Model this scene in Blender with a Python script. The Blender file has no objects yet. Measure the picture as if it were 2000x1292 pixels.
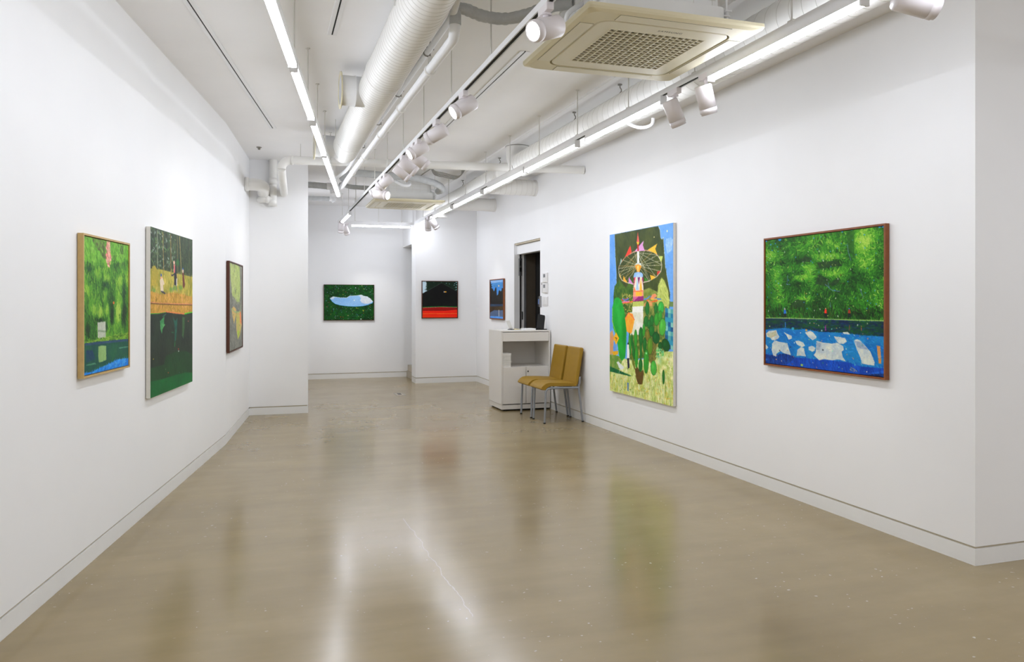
import bpy, bmesh, math, random
import numpy as np
from mathutils import Vector, Matrix

random.seed(7)
rng = np.random.default_rng(7)
SC = bpy.context.scene
COL = SC.collection
PI = math.pi

# ------------------------------------------------------------------ camera
CAM_H = 1.40                      # lens height in metres
YAW = math.atan2(487, 1500)       # room axis lies 18 degrees left of the lens axis
cam_d = bpy.data.cameras.new('camera')
cam_d.sensor_width = 36.0
cam_d.lens = 36.0 * 1500 / 2000
cam_d.shift_y = -56 / 2000
cam_d.clip_start = 0.05
cam = bpy.data.objects.new('camera', cam_d)
cam.location = (0, 0, CAM_H)
cam.rotation_euler = (PI / 2, 0, -YAW)
COL.objects.link(cam)
SC.camera = cam

# ------------------------------------------------------------------ world, exposure
world = bpy.data.worlds.new('world')
SC.world = world
world.use_nodes = True
world.node_tree.nodes['Background'].inputs[0].default_value = (0.9, 0.95, 1.0, 1)
world.node_tree.nodes['Background'].inputs[1].default_value = 0.0
SC.view_settings.view_transform = 'Standard'
SC.view_settings.look = 'None'
SC.view_settings.gamma = 1.0
SC.view_settings.use_curve_mapping = False
SC.view_settings.exposure = 0.55
SC.cycles.use_denoising = True
SC.cycles.max_bounces = 6
SC.cycles.diffuse_bounces = 5
SC.cycles.glossy_bounces = 3
SC.cycles.use_adaptive_sampling = True
SC.cycles.adaptive_threshold = 0.05
SC.cycles.sample_clamp_indirect = 4.0
SC.cycles.caustics_reflective = False
SC.cycles.caustics_refractive = False
TUBE_POWER = 30.0                 # radiance of the LED diffusers
SPOT_POWER = 8.0                 # watts of each spotlight

# ------------------------------------------------------------------ photo pixel -> room point
SA, CA = math.sin(YAW), math.cos(YAW)
def ray(x, y):
    u = (x - 1000) / 1500.0
    return (SA + u * CA, CA - u * SA, -(y - 590) / 1500.0)
def on_z(x, y, z):
    r = ray(x, y); t = (z - CAM_H) / r[2]
    return Vector((r[0] * t, r[1] * t, z))
def on_x(x, y, X):
    r = ray(x, y); t = X / r[0]
    return Vector((X, r[1] * t, CAM_H + r[2] * t))
def on_y(x, y, Y):
    r = ray(x, y); t = Y / r[1]
    return Vector((r[0] * t, Y, CAM_H + r[2] * t))
def on_plane(x, y, P, N):
    r = Vector(ray(x, y)); C = Vector((0, 0, CAM_H))
    t = (Vector(P) - C).dot(N) / r.dot(N)
    return C + r * t

# ------------------------------------------------------------------ materials
def lin(c):
    return tuple(((v / 255) / 12.92) if v / 255 <= 0.04045 else (((v / 255) + 0.055) / 1.055) ** 2.4 for v in c)
def mat(name, rgb, rough=0.5, metal=0.0, spec=0.5, var=0.0, scale=6.0, bump=0.0, bscale=200.0, bdist=0.001, emit=None, estr=0.0, coat=0.0):
    m = bpy.data.materials.new(name); m.use_nodes = True
    nt = m.node_tree; b = nt.nodes['Principled BSDF']
    c = lin(rgb)
    b.inputs['Base Color'].default_value = (*c, 1)
    b.inputs['Roughness'].default_value = rough
    b.inputs['Metallic'].default_value = metal
    b.inputs['Specular IOR Level'].default_value = spec
    b.inputs['Coat Weight'].default_value = coat
    tc = nt.nodes.new('ShaderNodeTexCoord')
    if var > 0:
        n = nt.nodes.new('ShaderNodeTexNoise'); n.inputs['Scale'].default_value = scale; n.inputs['Detail'].default_value = 4
        nt.links.new(tc.outputs['Object'], n.inputs['Vector'])
        r = nt.nodes.new('ShaderNodeValToRGB')
        r.color_ramp.elements[0].position = 0.3; r.color_ramp.elements[1].position = 0.7
        r.color_ramp.elements[0].color = (*[v * (1 - var) for v in c], 1)
        r.color_ramp.elements[1].color = (*[min(1, v * (1 + var)) for v in c], 1)
        nt.links.new(n.outputs['Fac'], r.inputs['Fac'])
        nt.links.new(r.outputs['Color'], b.inputs['Base Color'])
    if bump > 0:
        n2 = nt.nodes.new('ShaderNodeTexNoise'); n2.inputs['Scale'].default_value = bscale; n2.inputs['Detail'].default_value = 3
        nt.links.new(tc.outputs['Object'], n2.inputs['Vector'])
        bp = nt.nodes.new('ShaderNodeBump'); bp.inputs['Strength'].default_value = bump; bp.inputs['Distance'].default_value = bdist
        nt.links.new(n2.outputs['Fac'], bp.inputs['Height'])
        nt.links.new(bp.outputs['Normal'], b.inputs['Normal'])
    if emit:
        b.inputs['Emission Color'].default_value = (*lin(emit), 1)
        b.inputs['Emission Strength'].default_value = estr
    return m

M = {}
M['wall'] = mat('wall_paint', (246, 246, 246), 0.75, spec=0.2, var=0.012, scale=1.5, bump=0.25, bscale=90, bdist=0.0006)
M['ceil'] = mat('ceiling_paint', (246, 245, 244), 0.85, spec=0.15, var=0.015, scale=2, bump=0.25, bscale=120, bdist=0.0006)
M['base'] = mat('baseboard_paint', (238, 238, 236), 0.55, spec=0.3, var=0.01)
M['groove'] = mat('groove_shadow_gap', (196, 186, 164), 0.8, var=0.05, scale=20)
M['pipe'] = mat('pipe_white_paint', (243, 242, 238), 0.5, spec=0.35, var=0.02, scale=5, bump=0.12, bscale=40, bdist=0.002)
M['duct'] = mat('duct_white_paint', (246, 245, 241), 0.42, spec=0.4, var=0.02, scale=4)
M['wrap'] = mat('pipe_tape_white', (242, 243, 244), 0.5, spec=0.4, var=0.015, scale=14, bump=0.3, bscale=50, bdist=0.002)
M['insul'] = mat('pipe_insulation_grey', (190, 192, 192), 0.6, spec=0.3, var=0.08, scale=16, bump=0.5, bscale=70, bdist=0.006)
M['cable'] = mat('cable_grey', (168, 166, 160), 0.6, var=0.1, scale=30)
M['rail'] = mat('rail_white', (238, 238, 238), 0.4, var=0.01)
M['slot'] = mat('rail_slot_black', (26, 23, 20), 0.7, var=0.1)
M['lampw'] = mat('spotlight_white_enamel', (235, 229, 230), 0.38, var=0.01)
M['lampdark'] = mat('spotlight_baffle_dark', (90, 86, 82), 0.6, var=0.05)
M['rod'] = mat('rod_zinc_painted', (222, 220, 214), 0.5, var=0.03, scale=20)
M['seam'] = mat('duct_seam', (222, 220, 213), 0.5, var=0.05, scale=10)
M['hook'] = mat('bracket_zinc', (150, 146, 138), 0.45, metal=0.5, var=0.05, scale=30)
M['tube'] = mat('led_diffuser', (255, 255, 255), 0.5, emit=(238, 243, 255), estr=TUBE_POWER)
M['tube_dim'] = mat('led_diffuser_dimmer', (255, 255, 255), 0.5, emit=(238, 243, 255), estr=TUBE_POWER * 0.82)  # same diffuser, dimmed to keep the left wall from burning out
M['lens'] = mat('spotlight_lens', (255, 252, 245), 0.4, emit=(255, 247, 230), estr=14.0)
for k_ in ('tube', 'tube_dim'): M[k_].cycles.emission_sampling = 'FRONT'
M['lens'].cycles.emission_sampling = 'NONE'
M['acplate'] = mat('air_conditioner_cream_plastic', (234, 225, 192), 0.45, var=0.02, scale=3)
M['acflap'] = mat('air_conditioner_flap_plastic', (237, 230, 204), 0.4, var=0.02, scale=3)
M['acgap'] = mat('air_conditioner_gap_dark', (20, 18, 13), 0.9, var=0.1)
M['acbody'] = mat('air_conditioner_sheet_white', (234, 234, 232), 0.5, var=0.015, scale=8)
M['ink'] = mat('lettering_dark', (66, 62, 54), 0.5, var=0.05)
M['dark'] = mat('dark_gap', (24, 21, 18), 0.8, var=0.1)

# ------------------------------------------------------------------ mesh building
class MB:
    def __init__(self):
        self.v = []; self.f = []; self.s = []
    def add(self, vs, fs, smooth=False):
        o = len(self.v)
        self.v += [Vector(p) for p in vs]
        self.f += [tuple(i + o for i in f) for f in fs]
        self.s += [smooth] * len(fs)
        return self
    def box(self, a, b, mtx=None):
        x0, y0, z0 = a; x1, y1, z1 = b
        vs = [Vector(p) for p in ((x0, y0, z0), (x1, y0, z0), (x1, y1, z0), (x0, y1, z0), (x0, y0, z1), (x1, y0, z1), (x1, y1, z1), (x0, y1, z1))]
        if mtx is not None: vs = [mtx @ p for p in vs]
        return self.add(vs, [(0, 3, 2, 1), (4, 5, 6, 7), (0, 1, 5, 4), (1, 2, 6, 5), (2, 3, 7, 6), (3, 0, 4, 7)])
    def prism(self, pts, z0, z1, mtx=None):
        n = len(pts)
        vs = [Vector((p[0], p[1], z0)) for p in pts] + [Vector((p[0], p[1], z1)) for p in pts]
        if mtx is not None: vs = [mtx @ p for p in vs]
        fs = [tuple(reversed(range(n))), tuple(range(n, 2 * n))] + [(i, (i + 1) % n, n + (i + 1) % n, n + i) for i in range(n)]
        return self.add(vs, fs)
    def frames(self, pts):
        pts = [Vector(p) for p in pts]; n = len(pts); T = []
        for i in range(n):
            t = pts[min(i + 1, n - 1)] - pts[max(i - 1, 0)]
            T.append(t.normalized())
        u = T[0].orthogonal().normalized(); out = []
        for i in range(n):
            u = (u - T[i] * u.dot(T[i])).normalized()
            out.append((pts[i], u, T[i].cross(u)))
        return out
    def tube(self, pts, r, seg=16, caps=True, smooth=True):
        fr = self.frames(pts); n = len(fr)
        rs = r if isinstance(r, (list, tuple)) else [r] * n
        vs = []; fs = []
        for (p, u, w), rr in zip(fr, rs):
            for k in range(seg):
                a = 2 * PI * k / seg
                vs.append(p + u * (rr * math.cos(a)) + w * (rr * math.sin(a)))
        for i in range(n - 1):
            for k in range(seg):
                fs.append((i * seg + k, i * seg + (k + 1) % seg, (i + 1) * seg + (k + 1) % seg, (i + 1) * seg + k))
        self.add(vs, fs, smooth)
        if caps:
            self.add(vs[:seg], [tuple(reversed(range(seg)))])
            self.add(vs[-seg:], [tuple(range(seg))])
        return self
    def lathe(self, prof, p0, axis, seg=32, smooth=True):
        """prof: (distance along axis, radius) pairs"""
        axis = Vector(axis).normalized(); u = axis.orthogonal().normalized(); w = axis.cross(u); p0 = Vector(p0)
        vs = []; fs = []
        for (t, r) in prof:
            for k in range(seg):
                a = 2 * PI * k / seg
                vs.append(p0 + axis * t + u * (r * math.cos(a)) + w * (r * math.sin(a)))
        for i in range(len(prof) - 1):
            for k in range(seg):
                fs.append((i * seg + k, i * seg + (k + 1) % seg, (i + 1) * seg + (k + 1) % seg, (i + 1) * seg + k))
        return self.add(vs, fs, smooth)
    def build(self, name, m, parent=None, bevel=0.0, bseg=2, autosmooth=False):
        org = parent_origin(parent)
        me = bpy.data.meshes.new(name)
        me.from_pydata([tuple(p - org) for p in self.v], [], self.f)
        me.polygons.foreach_set('use_smooth', self.s)
        me.materials.append(M[m] if isinstance(m, str) else m)
        bm = bmesh.new(); bm.from_mesh(me); bmesh.ops.recalc_face_normals(bm, faces=bm.faces)
        bm.to_mesh(me); bm.free()
        me.update()
        o = bpy.data.objects.new(name, me); COL.objects.link(o)
        if parent is not None: o.parent = parent
        if bevel > 0:
            md = o.modifiers.new('bevel', 'BEVEL'); md.width = bevel; md.segments = bseg; md.limit_method = 'ANGLE'; md.angle_limit = 0.6
            wn = o.modifiers.new('wn', 'WEIGHTED_NORMAL')
            me.polygons.foreach_set('use_smooth', [True] * len(me.polygons))
        return o

def parent_origin(p):
    o = Vector((0, 0, 0))
    while p is not None:
        o = o + p.location; p = p.parent
    return o
def tag(o, label=None, cat=None, group=None, kind=None):
    if label: o['label'] = label
    if cat: o['category'] = cat
    if group: o['group'] = group
    if kind: o['kind'] = kind
    return o
def thing(name, label, cat, loc=(0, 0, 0), group=None):
    o = bpy.data.objects.new(name, None); o.empty_display_size = 0.1
    COL.objects.link(o); o.location = loc
    return tag(o, label, cat, group)
def struct(name, mb, m, parent=None, **k):
    o = mb.build(name, m, parent, **k)
    if parent is None: o['kind'] = 'structure'
    return o
def arc(c, a, b, n=8):
    """quarter bend: points from c+a to c+b round centre c (a, b perpendicular vectors)"""
    c, a, b = Vector(c), Vector(a), Vector(b)
    return [c + a * math.cos(t) + b * math.sin(t) for t in [PI / 2 * i / n for i in range(n + 1)]]
def roundrect(cx, cy, w, h, r, n=6):
    pts = []
    for sx, sy, a0 in ((1, 1, 0), (-1, 1, PI / 2), (-1, -1, PI), (1, -1, 3 * PI / 2)):
        for i in range(n + 1):
            a = a0 + PI / 2 * i / n
            pts.append((cx + sx * (w / 2 - r) + r * math.cos(a), cy + sy * (h / 2 - r) + r * math.sin(a)))
    return pts

# ================================================================== the room
ZC = 3.17                                   # ceiling height
XR = 3.60                                   # wall with the doorway
YE = 10.05                                  # short wall that ends the left side
YB = 14.38                                  # far wall
XP, YP0, YP1 = 2.51, 13.12, 13.48           # pier carrying the red and black picture
LA, LB, LC = Vector((-1.03, 3.662, 0)), Vector((-0.347, 8.063, 0)), Vector((-0.157, YE, 0))
L0 = LA + (LA - LB).normalized() * 7.7      # left wall runs on behind the lens
LT = (LB - LA).normalized(); LN = Vector((LT.y, -LT.x, 0))        # along / into the room
LT2 = (LC - LB).normalized(); LN2 = Vector((LT2.y, -LT2.x, 0))
YN = -3.9                                   # wall behind the camera

def wall_run(mb, pts, n_side, z0, z1, d0, d1):
    """slab along a plan polyline, from offset d0 to d1 away from the room (n_side = +1: room on the right of travel)"""
    pts = [Vector((p[0], p[1], 0)) for p in pts]
    nn = []
    for i in range(len(pts)):
        ns = []
        if i > 0:
            t = (pts[i] - pts[i - 1]).normalized(); ns.append(Vector((t.y, -t.x, 0)) * n_side)
        if i < len(pts) - 1:
            t = (pts[i + 1] - pts[i]).normalized(); ns.append(Vector((t.y, -t.x, 0)) * n_side)
        m = sum(ns, Vector()) / len(ns)
        nn.append(m / m.length_squared)
    for i in range(len(pts) - 1):
        a, b = pts[i], pts[i + 1]
        q = [a - nn[i] * d0, b - nn[i + 1] * d0, b - nn[i + 1] * d1, a - nn[i] * d1]
        mb.prism([(p.x, p.y) for p in q], z0, z1)
    return mb
GZ0, GZ1, GD = 0.088, 0.101, 0.010          # shadow gap above the flush skirting
def full_wall(side, pts, n_side, ztop=3.3, zlow=0.0, th=0.14):
    w = MB(); wall_run(w, pts, n_side, max(GZ1, zlow), ztop, 0.0, th)
    o = struct('wall_' + side, w, 'wall')
    if zlow == 0.0:
        g = MB(); wall_run(g, pts, n_side, 0.0, GZ1, GD, th); struct('shadow_gap', g, 'groove', o)
        b = MB(); wall_run(b, pts, n_side, 0.0, GZ0, 0.0, GD); struct('baseboard_' + side, b, 'base')
    return o

full_wall('left', [L0, LA, LB, LC], 1)
full_wall('left_end', [LC, (0.547, YE), (0.547, YB)], 1)
full_wall('back', [(0.547, YB), (4.3, YB)], 1)
full_wall('pier', [(4.3, YP1), (XP, YP1), (XP, YP0), (XR, YP0)], 1, th=0.10)
w = MB(); w.box((XP, YP1, 2.43), (XP + 0.16, YB, 3.3)); struct('wall_lintel', w, 'wall')
w = MB(); w.box((4.3, YP1 - .1, 0), (4.4, YB + .1, 3.3)); struct('wall_stairwell', w, 'wall')
# wall with the doorway: two runs and the piece above the opening
DY0, DY1, DZ = 9.845, 10.99, 2.28
w = MB()
wall_run(w, [(XR, DY0), (XR, 3.12), (7.4, 3.12)], 1, GZ1, 3.3, 0, 0.16)
wall_run(w, [(XR, YP0 + 0.3), (XR, DY1)], 1, GZ1, 3.3, 0, 0.16)
w.box((XR, DY0, DZ), (XR + 0.16, DY1, 3.3))
wr = struct('wall_right', w, 'wall')
g = MB(); wall_run(g, [(XR, DY0), (XR, 3.12), (7.4, 3.12)], 1, 0, GZ1, GD, 0.16); wall_run(g, [(XR, YP0 + .3), (XR, DY1)], 1, 0, GZ1, GD, .16)
struct('shadow_gap', g, 'groove', wr)
b = MB(); wall_run(b, [(XR, DY0), (XR, 3.12), (7.4, 3.12)], 1, 0, GZ0, 0, GD); wall_run(b, [(XR, YP0), (XR, DY1)], 1, 0, GZ0, 0, GD)
struct('baseboard_right', b, 'base')
w = MB(); w.box((7.4, YN, 0), (7.55, 3.3, 3.3)); struct('wall_entrance', w, 'wall')
w = MB(); w.box((-2.6, YN - .15, 0), (7.55, YN, 3.3)); struct('wall_front', w, 'wall')

# floor: polished, sealed concrete
fm = bpy.data.materials.new('polished_concrete'); fm.use_nodes = True
nt = fm.node_tree; B = nt.nodes['Principled BSDF']; N = nt.nodes.new; L = nt.links.new
tc = N('ShaderNodeTexCoord')
def noise(scale, detail=5, rough=0.55, stretch=None):
    n = N('ShaderNodeTexNoise'); n.inputs['Scale'].default_value = scale; n.inputs['Detail'].default_value = detail; n.inputs['Roughness'].default_value = rough
    if stretch:
        mp = N('ShaderNodeMapping'); mp.inputs['Scale'].default_value = stretch; L(tc.outputs['Object'], mp.inputs['Vector']); L(mp.outputs['Vector'], n.inputs['Vector'])
    else:
        L(tc.outputs['Object'], n.inputs['Vector'])
    return n
def ramp(src, stops):
    r = N('ShaderNodeValToRGB'); cr = r.color_ramp
    while len(cr.elements) < len(stops): cr.elements.new(0.5)
    for e, (p, c) in zip(cr.elements, stops): e.position = p; e.color = (*c, 1)
    L(src, r.inputs['Fac']); return r
big = noise(0.55, 6, 0.6)
r1 = ramp(big.outputs['Fac'], [(0.30, lin((141, 123, 85))), (0.52, lin((150, 132, 94))), (0.72, lin((160, 143, 107)))])
streak = noise(2.2, 4, 0.6, (0.35, 1.6, 1))
r2 = ramp(streak.outputs['Fac'], [(0.35, (0.90, 0.90, 0.90)), (0.65, (1.05, 1.05, 1.05))])
mix = N('ShaderNodeMix'); mix.data_type = 'RGBA'; mix.blend_type = 'MULTIPLY'; mix.inputs[0].default_value = 0.8
L(r1.outputs['Color'], mix.inputs[6]); L(r2.outputs['Color'], mix.inputs[7])
grain = noise(90, 2, 0.5)
r3 = ramp(grain.outputs['Fac'], [(0.3, (0.95, 0.95, 0.95)), (0.7, (1.04, 1.04, 1.04))])
mix2 = N('ShaderNodeMix'); mix2.data_type = 'RGBA'; mix2.blend_type = 'MULTIPLY'; mix2.inputs[0].default_value = 0.0
L(mix.outputs[2], mix2.inputs[6]); L(r3.outputs['Color'], mix2.inputs[7])
# pale paint flecks and dark pits scattered over the slab
vo = noise(38, 1, 0.4)
fl = ramp(vo.outputs['Fac'], [(0.735, (0, 0, 0)), (0.76, (1, 1, 1))])
sel = noise(1.3, 2); sr = ramp(sel.outputs['Fac'], [(0.45, (0, 0, 0)), (0.60, (1, 1, 1))])
fm1 = N('ShaderNodeMix'); fm1.data_type = 'RGBA'; fm1.blend_type = 'MULTIPLY'; fm1.inputs[0].default_value = 1
L(fl.outputs['Color'], fm1.inputs[6]); L(sr.outputs['Color'], fm1.inputs[7])
mix3 = N('ShaderNodeMix'); mix3.data_type = 'RGBA'
L(fm1.outputs[2], mix3.inputs[0]); L(mix2.outputs[2], mix3.inputs[6]); mix3.inputs[7].default_value = (*lin((190, 180, 158)), 1)
# one long pale scratch in the sealer
sa_, sb_ = on_z(788, 1012, 0), on_z(925, 1203, 0); sd = (sb_ - sa_); sl = sd.length; sd /= sl
vs_ = N('ShaderNodeVectorMath'); vs_.operation = 'SUBTRACT'; L(tc.outputs['Object'], vs_.inputs[0]); vs_.inputs[1].default_value = sa_
def dotv(v):
    n = N('ShaderNodeVectorMath'); n.operation = 'DOT_PRODUCT'; L(vs_.outputs[0], n.inputs[0]); n.inputs[1].default_value = v; return n.outputs['Value']
def mth(op, a, b):
    n = N('ShaderNodeMath'); n.operation = op
    for i, v in enumerate((a, b)):
        if isinstance(v, (int, float)): n.inputs[i].default_value = v
        else: L(v, n.inputs[i])
    return n.outputs[0]
wob = mth('MULTIPLY', mth('SUBTRACT', noise(5, 4).outputs['Fac'], .5), .07)
off = mth('ABSOLUTE', mth('ADD', dotv((sd.y, -sd.x, 0)), wob), 0); al_ = dotv(sd)
msk = mth('MULTIPLY', mth('LESS_THAN', off, .0022), mth('MULTIPLY', mth('GREATER_THAN', al_, 0), mth('LESS_THAN', al_, sl)))
mix4 = N('ShaderNodeMix'); mix4.data_type = 'RGBA'; L(mth('MULTIPLY', msk, .3), mix4.inputs[0]); L(mix3.outputs[2], mix4.inputs[6]); mix4.inputs[7].default_value = (*lin((214, 206, 190)), 1)
L(mix4.outputs[2], B.inputs['Base Color'])
rg = noise(1.1, 5, 0.6)
rr = N('ShaderNodeMapRange'); L(rg.outputs['Fac'], rr.inputs['Value']); rr.inputs['To Min'].default_value = 0.165; rr.inputs['To Max'].default_value = 0.25
rr.inputs['From Min'].default_value = 0.3; rr.inputs['From Max'].default_value = 0.7
L(rr.outputs['Result'], B.inputs['Roughness'])
B.inputs['Specular IOR Level'].default_value = 0.62
bn = noise(3.0, 3, 0.5, (0.6, 1.4, 1)); bp = N('ShaderNodeBump'); bp.inputs['Strength'].default_value = 0.045; bp.inputs['Distance'].default_value = 0.01
L(bn.outputs['Fac'], bp.inputs['Height']); L(bp.outputs['Normal'], B.inputs['Normal'])
M['floor'] = fm
w = MB(); w.box((-2.7, YN - .1, -0.12), (7.5, YB + .1, 0.0)); struct('floor', w, 'floor')

# ceiling: two levels meeting in a straight step along the spiral duct
XS = 2.61
w = MB(); w.box((-2.7, YN - .1, ZC), (XS, YB + .1, ZC + .13)); w.box((XS, YN - .1, ZC - .02), (7.5, YB + .1, ZC + .13)); struct('ceiling', w, 'ceil')
# recessed linear slots in the ceiling: white lips and a dark gap
def ceil_slot(n, a, b, wd=0.05):
    a, b = Vector((*a, ZC)), Vector((*b, ZC)); t = (b - a).normalized(); s = Vector((t.y, -t.x, 0))
    m = MB()
    for e0, e1 in ((-wd, -0.005), (0.005, wd)):
        q = [a + s * e0, b + s * e0, b + s * e1, a + s * e1]
        m.prism([(p.x, p.y) for p in q], ZC - 0.006, ZC)
    o = struct('trim_%d' % n, m, 'rail')
    g = MB(); q = [a - s * .005, b - s * .005, b + s * .005, a + s * .005]
    g.prism([(p.x, p.y) for p in q], ZC - .002, ZC); struct('slot_gap', g, 'dark', o)
ceil_slot(1, (-0.63, 3.5), (0.10, 8.18), 0.032)
ceil_slot(2, (0.436, 2.6), (0.436, 5.2), 0.03)
ceil_slot(3, (1.76, 5.12), (1.76, 8.6), 0.035)

# stair beyond the opening by the far wall: stone treads
M['stone'] = mat('stair_stone', (176, 166, 148), 0.4, var=0.08, scale=9)
st = MB(); st.box((XP + .07, YP1, 0), (XP + .36, YB, .115)); s0 = struct('stair_riser', st, 'stone'); tag(s0, 'low beige stone step inside the opening beside the far wall', 'step')
s0['kind'] = 'structure'
st = MB(); st.box((XP + .09, YP1, .115), (4.3, YB, .225)); o = struct('stair_tread', st, 'stone', bevel=.004); tag(o, 'upper beige stone step inside the opening beside the far wall', 'step')

# doorway: recessed header, pale jamb, metal sliding leaf edge, dark passage beyond
M['jamb'] = mat('jamb_grey_paint', (236, 235, 232), 0.5, var=0.02)
M['alu'] = mat('brushed_aluminium', (150, 150, 150), 0.4, metal=0.7, var=0.06, scale=20)
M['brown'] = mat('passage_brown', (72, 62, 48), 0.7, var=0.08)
M['black'] = mat('passage_unlit_dark', (9, 8, 7), 0.9, var=0.1)  # darkness of the unlit passage put into the colour
d = thing('door_1', 'open doorway with white header and grey metal leaf leading to dark passage', 'door', (XR, (DY0 + DY1) / 2, 0)); d['kind'] = 'structure'
m = MB(); m.box((XR + .05, DY0, 2.118), (XR + .15, DY1, DZ - .025)); m.build('header_panel', 'rail', d)
m = MB(); m.box((XR + .012, DY0, DZ - .022), (XR + .15, DY1, DZ)); m.build('header_gap', 'groove', d)
m = MB(); m.box((XR, DY1 - .012, 0), (XR + .085, DY1, 2.118)); m.build('jamb_panel', 'jamb', d)
m = MB(); m.box((XR + .085, DY1 - .05, 0), (XR + .10, DY1, 2.118)); m.build('leaf_gap', 'dark', d)
m = MB(); m.box((XR + .10, DY1 - .03, 0), (XR + .15, DY1 + .01, 2.118)); lf = m.build('leaf_edge', 'jamb', d, bevel=.002)
m = MB(); m.box((XR + .15, DY1 - .02, 0), (XR + .185, DY1 + .01, 2.118)); m.build('leaf_frame', 'alu', d)
m = MB(); m.box((XR + .065, DY1 - .045, 1.80), (XR + .115, DY1 - .012, 2.06)); cl = m.build('closer', 'alu', d, bevel=.003)
m = MB(); m.box((XR + .075, DY1 - .05, 1.86), (XR + .105, DY1 - .044, 1.92)); m.box((XR + .08, DY1 - .05, 1.95), (XR + .10, DY1 - .044, 2.03)); m.build('closer_slot', 'dark', cl)
m = MB(); m.box((XR + .115, DY1 - .038, 1.14), (XR + .13, DY1 - .030, 1.26)); m.build('pull_slot', 'dark', lf)
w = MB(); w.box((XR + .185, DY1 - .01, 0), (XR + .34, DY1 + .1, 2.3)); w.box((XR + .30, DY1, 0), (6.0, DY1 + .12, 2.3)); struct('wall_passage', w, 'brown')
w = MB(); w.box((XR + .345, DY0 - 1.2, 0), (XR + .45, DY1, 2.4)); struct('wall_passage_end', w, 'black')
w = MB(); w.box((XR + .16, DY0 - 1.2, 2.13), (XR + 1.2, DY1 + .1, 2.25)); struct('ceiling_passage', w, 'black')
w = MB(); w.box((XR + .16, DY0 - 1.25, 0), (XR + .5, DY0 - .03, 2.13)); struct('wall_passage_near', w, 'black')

# ================================================================== track lighting
RZ0, RZ1 = 2.755, 2.788
def bar(mb, a, b, wd, z0, z1):
    a, b = Vector(a), Vector(b); t = (b - a); t.z = 0; t.normalize(); s = Vector((t.y, -t.x, 0)) * wd / 2
    q = [a + s, b + s, b - s, a - s]
    return mb.prism([(p.x, p.y) for p in q], z0, z1)
def track(label, a, b, z0, rods, ztop=ZC, joints=()):
    a, b = Vector((*a, 0)), Vector((*b, 0)); z1 = z0 + 0.033
    t = thing('lighting_track', label, 'track', ((a + b) / 2 + Vector((0, 0, z0))))
    m = MB(); bar(m, a, b, 0.036, z0 + .012, z1)
    d = (b - a).normalized(); s = Vector((d.y, -d.x, 0))
    for e in (-1, 1): bar(m, a + s * e * .0145, b + s * e * .0145, .007, z0, z0 + .012)
    m.build('rail', 'rail', t)
    m = MB(); bar(m, a, b, 0.021, z0 + .004, z0 + .0125); m.build('conductor_slot', 'slot', t)
    for y in rods:
        f = (y - a.y) / (b.y - a.y) if abs(b.y - a.y) > 1 else (y - a.x) / (b.x - a.x)
        p = a.lerp(b, f)
        m = MB(); m.tube([(p.x, p.y, z1), (p.x, p.y, ztop)], .0045, 8)
        m.tube([(p.x, p.y, ztop - .006), (p.x, p.y, ztop)], .016, 12)
        m.box((p.x - .011, p.y - .02, z1), (p.x + .011, p.y + .02, z1 + .012))
        m.build('hanger_rod', 'rod', t)
    return t
XM, XT = 1.235, 2.50
def lx(y): return 0.30 + 0.1395 * (y - 5.53)
track('white rail carrying the row of light bars above the wall of three pictures', (lx(-3), -3), (lx(9.9), 9.9), 2.79, [-2.4, -1.5, -.65, .22, 1.1, 2.0, 2.87, 3.75, 4.63, 5.53, 6.41, 7.30, 8.2, 9.1])
track('white rail with black slot carrying most of the spotlights, between pipe and cassette unit', (XM, .4), (XM, 13.28), RZ0, [1.35, 2.3, 3.25, 4.19, 5.15, 6.10, 7.05, 8.0, 8.95, 9.9, 10.85, 11.8, 12.75])
track('white rail below the spiral duct beside the wall with the doorway', (XT, -3), (XT, 13.08), RZ0, [-2.4, -1.4, -.5, .42, 1.35, 2.27, 3.20, 4.10, 4.99, 5.93, 6.86, 7.77, 8.70, 9.65, 10.6, 11.5, 12.4])
track('short white cross rail near the far wall joining two long rails', (XM - .02, 13.3), (XT + .018, 13.3), RZ0, [1.5, 1.9, 2.3])

GT = 'light bars along the rails'
def light_bar(label, a, b, ztop, glow='tube'):
    a, b = Vector((*a, 0)), Vector((*b, 0)); c = (a + b) / 2
    t = thing('light_bar', label, 'light bar', (c.x, c.y, ztop - .05), GT)
    m = MB(); e_ = (b - a).normalized() * .005; bar(m, a + e_, b - e_, .044, ztop - .036, ztop); m.build('housing', 'rail', t)
    d = (b - a).normalized(); s = Vector((d.y, -d.x, 0))
    m = MB()
    prof = [(.022, -.036), (.022, -.048), (.018, -.055), (.009, -.060), (-.009, -.060), (-.018, -.055), (-.022, -.048), (-.022, -.036)]
    p, q = a + d * .012, b - d * .012
    vs = [p + s * x + Vector((0, 0, ztop + z)) for x, z in prof] + [q + s * x + Vector((0, 0, ztop + z)) for x, z in prof]
    n = len(prof)
    m.add(vs, [(i, i + 1, n + i + 1, n + i) for i in range(n - 1)], True)
    df = m.build('diffuser', glow, t)
    if df.data.polygons[3].normal.z > 0: df.data.flip_normals()
    for e0, e1 in ((a, a + d * .012), (b - d * .012, b)):
        m = MB(); bar(m, e0, e1, .046, ztop - .061, ztop - .001); m.build('end_cap', 'rail', t)
LBL = 'glowing light bar on the three-picture side, '
L_OUT = LBL + 'unseen, row continued to light the near floor'  # bars continued out of view to brighten the near wall and floor
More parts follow.
